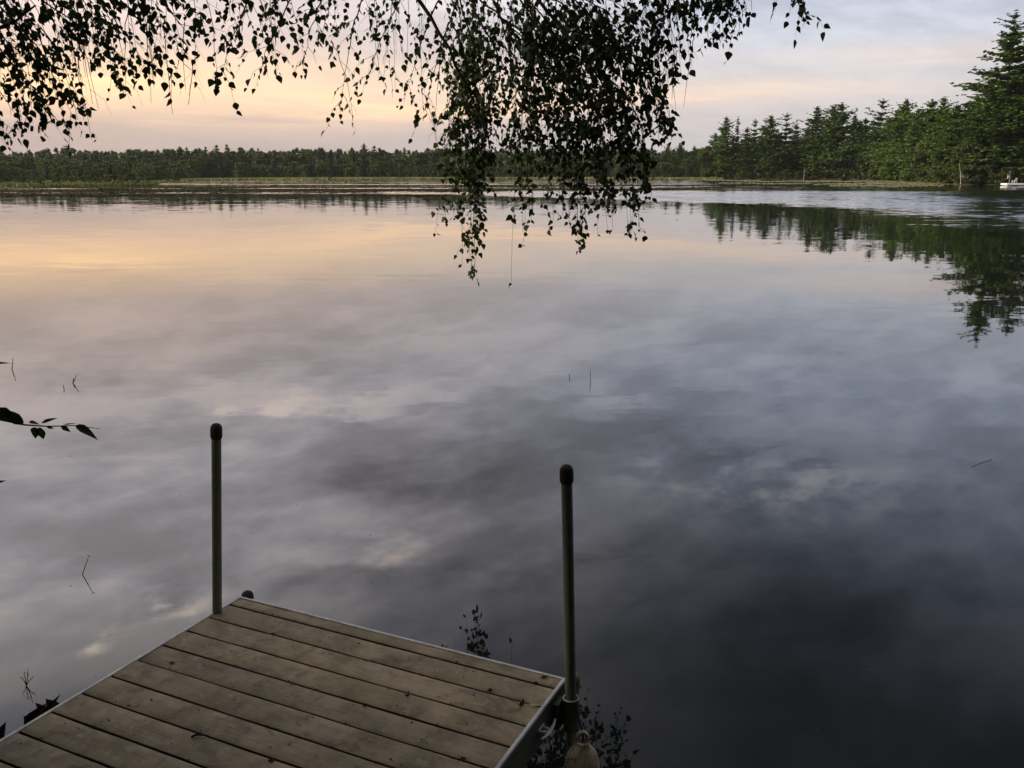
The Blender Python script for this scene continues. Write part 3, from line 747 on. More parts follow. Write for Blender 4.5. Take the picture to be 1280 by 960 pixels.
def pipe_post(u0, v0, u1, v1, name, side):
    """an upright pipe standing in a sleeve on the outside of the rail; u0,v0 its foot at deck level, u1,v1 its top"""
    foot = DI @ on_plane(u0, v0, DZ)
    fw = DM @ foot; tw = at(u1, v1, fw.y); top = DI @ tw
    ax = (top - foot).normalized()
    low = foot - ax * ((foot.z + 1.6) / ax.z)
    b = MB(); r_ = .0230
    b.tube([low, foot, top - ax * .045], r_, 20); o = b.build('post', M['pipe'], dock, True)
    c = MB(); q = ax.to_track_quat('Z', 'Y')
    prof = [(.0, -.045), (.0265, -.045), (.028, -.040), (.028, -.002), (.0265, .010), (.022, .019), (.015, .025), (.006, .0275), (.0, .028)]
    c.lathe([(r_ * 1.02, -.050)] + prof[1:], 20)
    c.v = [tuple(top + q @ Vector(p) - ax * .02) for p in c.v]
    c.build('post_cap', M['cap'], o, True)
    # sleeve bracket
    s = MB(); ri, ro = .0285, .0345; zt, zb = -.018, -.165
    sec = []
    n_ = 24
    for k in range(n_):
        a_ = 2 * math.pi * k / n_; sec.append((math.cos(a_), math.sin(a_)))
    vs = []
    for rr, zz in ((ro, zb), (ro, zt), (ri, zt), (ri, zb)):
        for (cx, cy) in sec: vs.append(Vector((cx * rr, cy * rr, zz)))
    fs = []
    for j in range(4):
        for k in range(n_):
            kk = (k + 1) % n_; jj = (j + 1) % 4
            fs.append((j * n_ + k, j * n_ + kk, jj * n_ + kk, jj * n_ + k))
    s.add([foot + q @ p for p in vs], fs)
    so = s.build('post_sleeve', M['rail'], dock, True)
    rm = MB(); rm.tube([foot + q @ Vector((math.cos(a_) * .0315, math.sin(a_) * .0315, zt + .002)) for a_ in np.linspace(0, 2 * math.pi, 25)], .0036, 6, False); rm.build('sleeve_rim', M['alu'], so, True)
    b = MB(); xr = WID + .001 if side > 0 else -.001
    x0, x1 = sorted((xr, foot.x - side * .033))
    if x1 - x0 > .004:
        b.box(x0, x1, foot.y - .055, foot.y + .02, DZ - .150, DZ - .030, .002); b.build('sleeve_bracket', M['rail'], dock)
    return foot, top, ax
fR, tR, axR = pipe_post(713.5, 868, 708, 583, 'post', 1)
fL, tL, axL = pipe_post(271.5, 765, 270.3, 531, 'post', -1)

def corner_bumper(x, y, top=.03, r_=.030):
    b = MB()
    b.lathe([(r_ * .94, -.55), (r_ * .94, top - .045)], 18, (x, y, DZ)); o = b.build('corner_bumper', M['bumper'], dock, True)
    c = MB(); c.lathe([(r_ * 1.0, top - .044), (r_ * 1.06, top - .030), (r_ * 1.0, top - .014), (r_ * .8, top - .004), (r_ * .45, top + .003), (.002, top + .005)], 18, (x, y, DZ))
    c.build('bumper_cap', M['cap'] if x < .5 else M['bumper'], o, True)
corner_bumper(.022, FRONT + LIPW + .032, .018, .030)
corner_bumper(WID + .046, FRONT - .012, .050, .026)

# horn cleat on the rail
cl_ = dl(683, 914, DZ - .075)
cy = cl_.y
b = MB(); x0 = WID + .0005
b.box(x0, x0 + .006, cy - .030, cy + .030, DZ - .090, DZ - .060, .002)
for yy in (cy - .018, cy + .018): b.tube([(x0 + .006, yy, DZ - .075), (x0 + .040, yy * .5 + cy * .5, DZ - .073)], [.010, .008], 10)
b.tube([(x0 + .036, cy - .075, DZ - .062), (x0 + .040, cy - .045, DZ - .071), (x0 + .042, cy, DZ - .074), (x0 + .040, cy + .045, DZ - .071), (x0 + .036, cy + .075, DZ - .062)], [.004, .007, .0095, .007, .004], 10)
b.build('cleat', M['cleat'], dock, True)

# hanging fender
fp = DM @ (fR + Vector((.075, -.085, 0)))
ep = at(728.5, 916, fp.y)                 # its eye
fen = empty('dock_fender', (ep.x, ep.y, ep.z - .62)); tag(fen, 'stained cream fender float hanging by a dark rope from the pipe post', 'fender')
prof = [(.012, .0), (.045, .012), (.066, .04), (.076, .09), (.078, .25), (.077, .40), (.073, .475), (.060, .525), (.040, .552), (.031, .566), (.028, .58)]
b = MB(); b.lathe(prof, 28, (0, 0, 0)); bo = b.build('body', M['fender'], fen, True)
for k in range(8):
    a_ = k * math.pi / 4 + .2
    r_ = MB(); r_.tube([(math.cos(a_) * rr * 1.0, math.sin(a_) * rr * 1.0, zz) for rr, zz in ((.066, .04), (.0765, .09), (.0785, .25), (.0775, .40), (.0735, .475))], [.003, .004, .004, .004, .0025], 6)
    r_.build('rib', M['fender'], bo, True)
t_ = MB(); t_.tube([(math.cos(a_) * .020, 0, .598 + math.sin(a_) * .024) for a_ in np.linspace(-1.2, math.pi + 1.2, 15)], [.012, .0115, .011, .010, .0095, .009, .009, .009, .009, .009, .0095, .010, .011, .0115, .012], 10)
eo = t_.build('eye', M['fender'], fen, True)
fw = DM @ fR
r_ = MB(); loc0 = Vector((ep.x, ep.y, ep.z - .62))
pA = Vector((fw.x, fw.y, DZ + .02)) - loc0
pts = [Vector((0.0, -.012, .612)), Vector((-.004, .008, .630)), pA * .45 + Vector((0, 0, .600)) * .55 + Vector((0, 0, .01)), pA + Vector((.026, -.015, -.06))]
r_.tube(pts, .0045, 8)
r_.tube([pts[0], Vector((.0, -.016, .600)), Vector((0, -.004, .590)), Vector((0, .014, .600)), pts[1]], .0045, 8)
for dzz in (.0, .010):
    r_.tube([pA + Vector((math.cos(a_) * .030, math.sin(a_) * .030, -.056 + dzz + .003 * math.sin(a_))) for a_ in np.linspace(0, 2 * math.pi, 17)], .0045, 8, False)
r_.build('rope', M['rope'], fen, True)

# fallen bits on the boards
def leaf_shape(L, Wd, fold=.25, curl=.15, n_=7):
    """a pointed birch leaf lying along +x, folded along its midrib"""
    ws = [0, .62, 1.0, .86, .56, .24, 0]
    xs = [0, .10, .28, .48, .68, .86, 1.0]
    vs = [(x * L, 0, -curl * L * x * x) for x in xs]
    lt = [(xs[i] * L, ws[i] * Wd * .5, -curl * L * xs[i] ** 2 + fold * ws[i] * Wd * .5) for i in range(1, 6)]
    rt = [(p[0], -p[1], p[2]) for p in lt]
    vs = vs + lt + rt; fs = []
    for s_, off in ((1, 7), (-1, 12)):
        idx = [0] + [off + i for i in range(5)] + [6]
        for i in range(6):
            a_, b_ = idx[i], idx[i + 1]; m0, m1 = i, i + 1
            f = [m0, m1, b_, a_] if i not in (0, 5) else ([0, 1, b_] if i == 0 else [5, 6, a_])
            fs.append(tuple(f) if s_ < 0 else tuple(reversed(f)))
    return vs, fs
def fallen(u, v, L, Wd, rz, matl, label, curl=-.1):
    vs, fs = leaf_shape(L, Wd, .18, curl)
    b = MB(); b.add(vs, fs); b.tube([(-L * .3, 0, .002), (.0, 0, 0.001)], .0008, 5)
    p = on_plane(u, v, DZ) if u else DM @ Vector((v[0], v[1], DZ)); o = b.build('fallen_leaf', matl, loc=(p.x, p.y, DZ + .004)); o.rotation_euler = (0, 0, rz)
    tag(o, label, 'leaf', None); return o
fallen(661, 881, .055, .018, A_ANG + .05, M['pale_leaf'], 'narrow pale yellow-green fallen leaf lying along a joint between the planks')
fallen(651, 884, .035, .022, 1.2, M['brown_leaf'], 'small curled dark brown leaf beside the pale fallen leaf', -.5)
fallen(None, (WID - .10, .045), .04, .022, .3, M['brown_leaf'], 'flat dark leaf stuck at the dock end near the pipe post', -.1)
def twig_obj(name, pts, rad, label, cat='twig', matl=None):
    b = MB(); p0 = Vector(pts[0]); b.tube([Vector(p) - p0 for p in pts], rad, 6); o = b.build(name, matl or M['twig'], loc=p0); tag(o, label, cat); return b, o
p = on_plane(239, 921, DZ + .006); q = on_plane(253, 919, DZ + .008)
twig_obj('fallen_twig', [p, (p + q) / 2 + Vector((0, .006, .004)), q], [.004, .006, .003], 'short dark twig lying across a plank joint')
p = on_plane(636, 874, DZ + .005); q = on_plane(652, 886, DZ + .006)
twig_obj('fallen_stalk', [p, (p + q) / 2 + Vector((.01, 0, .004)), q], [.0012, .0014, .0012], 'thin brown leaf stalk curving across a plank near the pipe post', 'stalk')
Vl, Fl = [], []
for _ in range(800):
    lx = rnd.uniform(.03, WID - .03); joint = rnd.random() < .55
    ly = -rnd.randrange(0, NPL - 1) * PT + rnd.gauss(0, .008) if joint else rnd.uniform(-LEN + .2, FRONT - .01)
    p = DM @ Vector((lx, ly, DZ + .003)); s_ = rnd.uniform(.0020, .0062) * (2.2 if rnd.random() < .10 else 1); a_ = rnd.uniform(0, 6.28)
    b0 = len(Vl)
    for k in range(5):
        t = a_ + k * 1.257; Vl.append((p.x + math.cos(t) * s_ * rnd.uniform(.5, 1.3), p.y + math.sin(t) * s_ * rnd.uniform(.4, 1.1), DZ + .003 + rnd.uniform(0, .003)))
    Fl.append(tuple(range(b0, b0 + 5)))
tag(link('leaf_litter', mesh_np('leaf_litter', Vl, Fl, [M['litter']])), 'scattered dark crumbs of leaf litter on the planks and in their joints', 'leaf litter', kind='stuff')

# ------------------------------------------------------------------ stems standing in the shallows
def stem(u, v, tips, label, name='water_plant', r0=.0022):
    c = on_plane(u, v, 0); b = MB()
    for (du, dv, bend) in tips:
        e = at(u + du, v + dv, c.y) - c
        b.tube([(0, 0, -.25), (0, 0, 0), (e.x * .5 + bend, rnd.uniform(-.01, .01), e.z * .55), (e.x, rnd.uniform(-.02, .02), e.z)], [r0, r0, r0 * .8, r0 * .4], 5)
        for k in range(3):
            t = rnd.uniform(.4, 1); q = Vector((e.x * t, 0, e.z * t)); b.tube([q, q + Vector((rnd.uniform(-.015, .015), 0, rnd.uniform(.005, .02)))], [r0 * .6, r0 * .2], 4)
    o = b.build(name, M['twig'], loc=c); tag(o, label, 'water plant')
stem(103, 718, [(9, -24, .004)], 'thin dark weed stem leaning out of the water beside the left pipe post', r0=.003)
stem(33, 857, [(-7, -10, 0), (2, -22, .002), (9, -12, 0), (-3, -16, 0)], 'small bare spray of weed stems next to the dock edge')
stem(91, 479, [(1, -6, 0), (5, -10, .01)], 'tiny bent weed stem out on the calm water', r0=.006)
stem(80, 486, [(-1, -5, 0)], 'tiny upright weed tip beside a bent weed stem', r0=.005)
stem(738, 476, [(0, -14, 0)], 'single thin straight reed standing in open water behind the right pipe post', r0=.004)
stem(712, 472, [(0, -5, 0)], 'short reed tip near a taller thin reed in open water', r0=.004)
stem(15, 462, [(1, -14, 0)], 'thin weed stem in the water past the overhanging twig', r0=.006)
p, q = on_plane(1214, 583, .006), on_plane(1240, 574, .006)
twig_obj('floating_stalk', [p, (p + q) / 2 + Vector((.01, .02, 0)), q], .0022, 'pale straw-coloured stalk floating on dark water', 'stalk', M['grey_bark'])
Vl, Fl = [], []
for _ in range(150):                      # pollen and leaf flecks drifting on the calm water
    u, v = rnd.uniform(0, 1280), 380 + 580 * rnd.random() ** 1.3
    p = on_plane(u, v, .004); s_ = rnd.uniform(.0015, .005) * p.y / 5; a_ = rnd.uniform(0, 6.28); b0 = len(Vl)
    lp = DI @ p
    if -.15 < lp.x < WID + .15 and lp.y < FRONT + .1: continue
    for k in range(5):
        t = a_ + k * 1.257; Vl.append((p.x + math.cos(t) * s_ * rnd.uniform(.6, 1.6), p.y + math.sin(t) * s_ * rnd.uniform(.6, 1.2), .004))
    Fl.append(tuple(range(b0, b0 + 5)))
tag(link('floating_flecks', mesh_np('floating_flecks', Vl, Fl, [M['grey_bark']])), 'tiny pale flecks of pollen and leaf drifting on the calm water', 'flecks', kind='stuff')
# ------------------------------------------------------------------ the birch
TR = Vector((-5.2, 1.6, .6))
birch = empty('birch_tree', TR); tag(birch, 'birch tree trailing drooping leafy branches over the water above the dock', 'tree')
def bl(p): return Vector(p) - TR
b = MB(); b.tube([bl(q_) for q_ in [(-5.2, 1.6, .2), (-5.05, 1.75, 2.0), (-4.75, 2.0, 4.2), (-4.5, 2.3, 6.6), (-4.3, 2.7, 9.5)]], [.19, .165, .14, .10, .05], 14)
b.build('trunk', M['birch_bark'], birch, True)
def bez(p0, p1, p2, t): return p0 * (1 - t) ** 2 + p1 * 2 * t * (1 - t) + p2 * t * t
limbs = []
def limb(p0, p1, p2, r0, r1, n_=14, wig=.05):
    p0, p1, p2 = Vector(p0), Vector(p1), Vector(p2); pts = []
    for i in range(n_ + 1):
        t = i / n_; q_ = bez(p0, p1, p2, t)
        if 0 < i: q_ = q_ + Vector((rnd.gauss(0, wig), rnd.gauss(0, wig), rnd.gauss(0, wig * .6)))
        pts.append(q_)
    b = MB(); b.tube([bl(q_) for q_ in pts], [r0 + (r1 - r0) * i / n_ for i in range(n_ + 1)], 8)
    b.build('branch', M['twig'], birch, True); limbs.append(pts); return pts
limb((-4.7, 2.05, 4.6), (-2.5, 5.2, 6.4), (.2, 7.5, 4.3), .085, .020)
limb((-4.6, 2.2, 5.4), (-1.2, 5.6, 7.6), (1.6, 7.2, 4.9), .085, .016)
limb((-4.8, 2.0, 4.0), (-4.6, 4.8, 5.6), (-3.4, 7.2, 4.3), .07, .012)
limb((-4.7, 2.1, 4.4), (-3.6, 5.4, 6.2), (-1.6, 8.0, 4.4), .075, .014)
limb((-4.5, 2.3, 6.6), (-1.0, 3.0, 9.0), (2.6, 3.5, 7.4), .07, .02)
limb((-4.4, 2.5, 7.6), (-2.0, 6.0, 10.0), (0., 8.0, 8.2), .06, .015)
limb((-4.6, 2.2, 6.0), (-3.0, -.5, 8.2), (0.5, -1.5, 7.0), .07, .02)
# the visible part of the lower limbs running into the hanging mass
limb(at(470, -60, 7.6), at(555, 20, 7.6), at(612, 175, 7.6), .020, .006, 12, .012)
limb(at(600, -70, 7.3), at(690, 0, 7.3), at(760, 120, 7.2), .020, .005, 12, .012)
limb(at(-30, -60, 6.4), at(40, 60, 6.4), at(55, 100, 6.4), .014, .004, 10, .010)
limb(at(-60, 60, 6.0), at(-10, 45, 6.2), at(45, 8, 6.4), .018, .006, 8, .006)

twV, twF = [], []; leaves = []           # leaves: position, axis, normal-yaw, length
tw = MB()
def leaf_at(p, axis, size): leaves.append((p, axis.normalized(), rnd.uniform(0, 6.28), size))
def strand(root, tip, leafy_from=.1, dens=1.0, size=.052, side_len=.16, bare=False, sag=.6):
    root, tip = Vector(root), Vector(tip); L = (tip - root).length
    ctl = Vector((root.x + (tip.x - root.x) * sag, root.y + (tip.y - root.y) * sag, root.z - .12 * (root.z - tip.z)))
    ns = max(6, int(L / .05)); pts = []
    wx = wy = 0
    for i in range(ns + 1):
        wx += rnd.gauss(0, .004); wy += rnd.gauss(0, .004)
        pts.append(bez(root, ctl, tip, i / ns) + Vector((wx, wy, 0)))
    tw.tube(pts, [.0032 * (1 - .75 * i / ns) + .0005 for i in range(ns + 1)], 4, False)
    if bare:
        for _ in range(3):
            i = rnd.randrange(2, ns); q_ = pts[i]; a_ = rnd.uniform(0, 6.28); l_ = rnd.uniform(.06, .2)
            tw.tube([q_, q_ + Vector((math.cos(a_) * l_ * .5, math.sin(a_) * l_ * .5, -l_ * .4)), q_ + Vector((math.cos(a_) * l_ * .7, math.sin(a_) * l_ * .7, -l_))], [.0014, .001, .0005], 3, False)
        return
    ph = rnd.uniform(0, 6.28); fq = rnd.uniform(9, 17)
    for i in range(1, ns + 1):
        t = i / ns
        if t < leafy_from: continue
        p = pts[i]; d = (pts[i] - pts[i - 1]).normalized()
        taper = 1.0 if t < .75 else 1.0 - (t - .75) * 2.2
        cf = min(1.35, max(.12, .72 + .85 * math.sin(fq * t * L / .6 + ph)))       # leaves sit in loose clusters
        if rnd.random() < .62 * dens * cf and taper > .4:       # a short side twig with a few leaves
            a_ = rnd.uniform(0, 6.28); l_ = side_len * rnd.uniform(.35, 1.1) * taper
            o_ = Vector((math.cos(a_), math.sin(a_), 0)); e1 = p + o_ * l_ * .6 + Vector((0, 0, -l_ * .2)); e2 = p + o_ * l_ * .85 + Vector((0, 0, -l_ * .75))
            tw.tube([p, e1, e2], [.0014, .0011, .0006], 3, False)
            for q_ in np.linspace(.35, 1, max(2, int(l_ / .024))):
                pt = bez(p, e1, e2, q_); a2 = rnd.uniform(0, 6.28)
                leaf_at(pt, Vector((math.cos(a2) * .7, math.sin(a2) * .7, -rnd.uniform(.5, 1.6))), size * rnd.uniform(.5, 1.3))
        nl = 1 if rnd.random() < .75 * dens * cf else 0
        if i == ns: nl = 2
        for _ in range(nl):
            a2 = rnd.uniform(0, 6.28)
            leaf_at(p, Vector((math.cos(a2) * .8, math.sin(a2) * .8, -rnd.uniform(.4, 1.5))), size * rnd.uniform(.65, 1.2) * (.85 if t > .85 else 1))
def depth(u):
    return float(np.interp(u, [0, 120, 250, 420, 590, 640, 730, 815, 900, 1010], [6.3, 6.6, 6.2, 7.6, 8.2, 7.7, 7.5, 6.9, 6.8, 6.6]))
def S_(u, v, lenpx, du=0, dens=1., size=.052, side=.14, lf=.1, dD=.12, n_=1, ju=6, jv=8):
    for _ in range(n_):
        D = depth(u) + rnd.gauss(0, dD); uu, vv = u + rnd.gauss(0, ju) * (n_ > 1), v - abs(rnd.gauss(0, jv)) * (n_ > 1)
        pull = float(np.interp(uu, [0, 120, 260, 420, 560, 640, 720, 830, 1000], [-38, -46, -30, 34, 18, 0, -12, -42, -30])) * lenpx / 130 * rnd.uniform(.3, 1.25)
        strand(at(uu + du + pull + rnd.gauss(0, 9), vv - lenpx, D + rnd.gauss(0, .10)), at(uu, vv, D), lf, dens, size, side * rnd.uniform(.8, 1.4), sag=rnd.uniform(.55, .95))
def spray(q0, q1, q2, size=.054, dens=1., side=.30, dD=.15):
    """an arching leafy branch: a main twig with forking side twigs, all drooping towards their ends"""
    D = depth(q2[0]) + rnd.gauss(0, dD)
    p0, p1, p2 = at(q0[0], q0[1], D + rnd.gauss(0, .25)), at(q1[0], q1[1], D + rnd.gauss(0, .1)), at(q2[0], q2[1], D)
    L = (p1 - p0).length + (p2 - p1).length; ns = max(10, int(L / .05)); pts = []
    wv = Vector((0, 0, 0))
    for i in range(ns + 1):
        wv = wv + Vector((rnd.gauss(0, .005), rnd.gauss(0, .005), rnd.gauss(0, .004))); pts.append(bez(p0, p1, p2, i / ns) + wv)
    tw.tube(pts, [.0075 * (1 - i / ns) ** 1.2 + .0007 for i in range(ns + 1)], 5, False)
    s_ = rnd.choice((-1, 1))
    for i in range(2, ns + 1):
        t = i / ns; p = pts[i]; d = (pts[i] - pts[i - 1]).normalized()
        if rnd.random() < .8:
            for _ in range(1): 
                a2 = rnd.uniform(0, 6.28); leaf_at(p, d * .6 + Vector((math.cos(a2) * .7, math.sin(a2) * .7, -rnd.uniform(.3, 1.2))), size * rnd.uniform(.55, 1.25))
        if rnd.random() < .55 * dens and t < .97:
            s_ = -s_; a_ = rnd.uniform(-.7, .7)
            sv = d.cross(Vector((math.sin(a_), -math.cos(a_), 0))).normalized() * s_
            l_ = side * rnd.uniform(.35, 1.15) * (1.15 - .7 * t)
            e1 = p + d * l_ * .45 + sv * l_ * .5 + Vector((0, 0, .02)); e2 = p + d * l_ * .65 + sv * l_ * .75 + Vector((0, 0, -l_ * rnd.uniform(.35, .9)))
            tw.tube([p, bez(p, e1, e2, .5), e2], [.0022, .0015, .0006], 3, False)
            for q_ in np.linspace(.22, 1, max(3, int(l_ / .026))):
                if rnd.random() < .12: continue
                pt = bez(p, e1, e2, q_); a2 = rnd.uniform(0, 6.28)
                leaf_at(pt, d * .3 + sv * .3 + Vector((math.cos(a2) * .7, math.sin(a2) * .7, -rnd.uniform(.4, 1.4))), size * rnd.uniform(.5, 1.3))
for q0, q1, q2 in [((-20, -10), (45, 40), (110, 164)), ((-30, 25), (25, 80), (76, 164)), ((-40, 60), (0, 110), (36, 156)), ((10, -30), (85, 25), (164, 82)), ((60, -40), (122, 20), (148, 104)), ((-30, -20), (15, 50), (60, 142)), ((-40, 100), (-10, 140), (6, 182)),
                   ((100, -40), (175, 10), (216, 98)), ((90, -50), (155, 30), (190, 98)), ((150, -40), (212, -5), (256, 74)), ((120, -50), (190, 10), (225, 60)), ((-40, 10), (30, 60), (96, 120)), ((20, -50), (70, 0), (112, 80)),
                   ((330, -40), (300, 20), (276, 104)), ((380, -40), (340, 30), (316, 110)), ((420, -40), (390, 20), (380, 98)), ((470, -40), (432, 40), (422, 152)), ((520, -40), (478, 30), (461, 122)), ((560, -20), (522, 40), (506, 130)), ((575, -10), (542, 60), (526, 158)), ((300, -50), (330, 0), (346, 74)), ((430, -50), (410, 0), (398, 60)),
                   ((560, -40), (590, 60), (562, 200)), ((600, -40), (640, 60), (660, 190)), ((620, -40), (700, 40), (762, 176)), ((640, -40), (745, 20), (846, 178)), ((660, -40), (760, 0), (845, 94)), ((700, -40), (800, -20), (896, 46)), ((740, -50), (860, -30), (938, 18)), ((600, 0), (695, 90), (800, 190)), ((560, 20), (602, 120), (590, 230)),
                   ((620, 20), (720, 100), (835, 160)), ((590, 10), (650, 110), (700, 220)), ((650, 0), (720, 80), (745, 215)), ((780, -50), (880, -40), (926, 38)), ((940, -50), (985, -25), (1006, 27)), ((570, -20), (600, 70), (625, 180)), ((640, -20), (690, 50), (720, 150)), ((680, -30), (760, 30), (812, 126))]:
    spray(q0, q1, q2)
# long trailing strands in the middle
S_(590, 342, 330, -18, 1.0, .055, .17); S_(592, 320, 280, -10, 1.0, .055, .17); S_(577, 330, 220, -8, 1.0, .055, .15); S_(597, 335, 260, -12, .9); S_(585, 300, 240, 10, .9)
S_(546, 290, 210, 18, .9); S_(553, 270, 190, 14, .9, side=.10); S_(562, 250, 200, 10, .9); S_(572, 250, 230, 0, 1.)
S_(641, 352, 330, 25, .35, .055, .06, .05); S_(655, 305, 280, 12, .7, side=.10); S_(650, 290, 260, 16, .9); S_(664, 275, 250, 8, .9); S_(680, 255, 240, 0, 1.); S_(692, 275, 250, -8, 1.)
S_(727, 312, 300, -10, .75, side=.10); S_(732, 290, 280, -6, .9); S_(705, 270, 260, 0, 1.); S_(716, 280, 270, 0, 1.); S_(740, 262, 250, 4, 1.)
S_(760, 285, 280, -12, .8, side=.10); S_(787, 290, 290, -20, .8, side=.10); S_(775, 262, 260, -10, 1.); S_(752, 255, 250, 0, 1.); S_(797, 245, 240, -20, .9); S_(765, 240, 240, 0, 1.)
S_(818, 246, 120, -14, .5, .075, .05); S_(806, 232, 150, -20, .8); S_(745, 225, 220, 0, 1., n_=3); S_(700, 240, 230, 0, 1., n_=3); S_(655, 230, 220, 0, 1., n_=2); S_(785, 215, 220, -5, 1., n_=2)
for u in range(690, 802, 11):
    S_(u, 292 - rnd.uniform(0, 90), 150, rnd.uniform(-8, 8), .9, .055, .13)
for u in (570, 577, 584, 590, 596, 602, 652, 660, 668):
    S_(u, 300 - rnd.uniform(0, 70), 150, rnd.uniform(-8, 8), .9, .055, .13)
# shoulder on the open side of the mass
for u, v in [(588, 338), (594, 332), (583, 322), (592, 310), (728, 306), (733, 298), (724, 300), (746, 292), (768, 286), (788, 288), (792, 276), (806, 250), (812, 244)]:
    S_(u, v, 150, rnd.uniform(-6, 6), 1., .055, .13, dD=.06)
S_(846, 176, 130, -40, .9); S_(838, 166, 120, -40, .9); S_(826, 168, 130, -35, 1.); S_(818, 175, 150, -30, 1.); S_(832, 150, 110, -40, .8); S_(812, 160, 140, -25, 1., n_=1); S_(800, 190, 170, -20, 1., n_=2)
S_(822, 112, 110, -10, .9, n_=2); S_(845, 95, 110, -14, .9); S_(838, 80, 90, -8, .9, n_=2); S_(858, 40, 70, -8, .9, n_=2); S_(810, 90, 120, 0, 1., n_=3)
S_(895, 46, 80, 6, .9); S_(880, 30, 60, 8, .9, n_=2); S_(908, 42, 70, -6, .9); S_(926, 38, 60, -10, .9); S_(938, 14, 50, -12, .9); S_(915, 20, 60, 0, .9, n_=2); S_(868, 18, 60, 0, .9, n_=2)
S_(1006, 26, 60, -26, .55, .055, .06)
for u, v, l in [(842, 178, 100), (830, 170, 110), (806, 178, 130), (815, 140, 100), (780, 205, 140)]:
    S_(u, v + rnd.uniform(-25, 12), l, -rnd.uniform(30, 75), .7, .055, .13, n_=1)
for u in range(644, 790, 20):
    S_(u, 250 - rnd.uniform(0, 70), 190, rnd.uniform(-12, 8), 1., .055, .15)
for u in (556, 566, 578, 588, 598, 606):
    S_(u, 262 - rnd.uniform(0, 60), 180, rnd.uniform(-5, 12), 1., .055, .15)
for u, v in [(866, 40), (884, 52), (900, 40), (918, 44), (932, 26), (850, 60), (842, 100), (826, 100), (876, 15), (905, 10), (925, 8)]:
    S_(u, v, 80, -rnd.uniform(0, 16), 1., .055, .14)
S_(1001, 22, 50, -20, 1., .055, .08)
# fringe between the left corner and the middle
for u, v, l, k in [(275, 106, 110, 1), (316, 110, 120, 2), (300, 72, 90, 2), (290, 98, 110, 1), (345, 74, 90, 2), (380, 100, 110, 1), (376, 78, 90, 2), (330, 60, 80, 2), (360, 55, 70, 2), (398, 55, 80, 2),
                   (422, 154, 160, 2), (418, 140, 150, 1), (438, 100, 110, 1), (461, 122, 130, 2), (448, 80, 100, 2), (478, 95, 120, 2), (506, 132, 150, 3), (494, 110, 130, 3), (526, 160, 170, 3), (518, 140, 160, 2),
                   (540, 130, 150, 3), (255, 74, 80, 1), (242, 68, 80, 1), (225, 66, 90, 1), (262, 60, 70, 1), (250, 40, 60, 2), (190, 98, 100, 1), (216, 98, 100, 1), (205, 60, 70, 1), (180, 40, 60, 2), (200, 30, 60, 2), (165, 60, 80, 1)]:
    if rnd.random() < .35: S_(u, v, l, rnd.uniform(-14, 4), .85, .056 if u < 270 else .052, .11, n_=1)
# left corner
for u, v, l, k in [(6, 182, 120, 1), (35, 158, 110, 2), (30, 150, 110, 2), (60, 150, 110, 2), (76, 166, 120, 2), (96, 150, 120, 2), (112, 166, 130, 2), (105, 150, 120, 1), (70, 125, 110, 3), (40, 110, 110, 4), (100, 100, 100, 3),
                   (20, 90, 100, 4), (60, 80, 100, 4), (88, 90, 100, 4), (0, 110, 110, 3), (118, 70, 90, 2), (146, 104, 90, 2), (140, 80, 90, 2), (158, 82, 80, 2), (130, 50, 80, 2), (30, 40, 80, 4), (70, 45, 80, 3), (100, 40, 70, 3), (-20, 140, 120, 3)]:
    S_(u, v, l, rnd.uniform(-26, 0), .8, .054, .13, n_=1, ju=7, jv=8)
# body of the hanging mass
for _ in range(26):
    u = min(max(rnd.gauss(660, 60), 525), 815); lim = float(np.interp(u, [530, 560, 600, 640, 700, 780, 815], [90, 150, 150, 165, 190, 190, 110])); v = rnd.uniform(-10, 1) + lim * rnd.random() ** .7
    S_(u, v, rnd.uniform(80, 150), rnd.uniform(-25, 12), 1., dD=.25)
for _ in range(8):
    u = rnd.uniform(270, 540); S_(u, rnd.uniform(5, 55), rnd.uniform(60, 100), rnd.uniform(-20, 5), .9, dD=.2)
for _ in range(6):
    u = rnd.uniform(0, 160); S_(u, rnd.uniform(0, 70), rnd.uniform(60, 100), rnd.uniform(-25, 5), 1., .052, dD=.2)
# bare twigs
for _ in range(46):
    u = rnd.choice([rnd.uniform(540, 720), rnd.uniform(60, 240), rnd.uniform(400, 560), rnd.uniform(780, 860)])
    v = {True: rnd.uniform(150, 235)}.get(540 < u < 720, rnd.uniform(60, 145)); D = depth(u) + rnd.gauss(0, .15)
    strand(at(u + rnd.uniform(-30, 20), v - rnd.uniform(60, 130), D), at(u, v, D), bare=True)
# canopy overhead, unseen above the picture, added to shade the dock
for _ in range(200):
    x, y = rnd.uniform(-6.5, 3.5), rnd.uniform(-3.5, 7.6); z = rnd.uniform(5.4, 9.5)
    if y > 4.5: z = max(z, 5.8 + (y - 4.5) * .3)
    p = Vector((x, y, z)); strand(p, p + Vector((rnd.gauss(0, .2), rnd.gauss(0, .2), -rnd.uniform(.5, .9))), 0, .8, .085, .25)
tb = tw.build('twigs', M['twig'], birch); tb.location = -TR; tag(tb, kind='stuff')
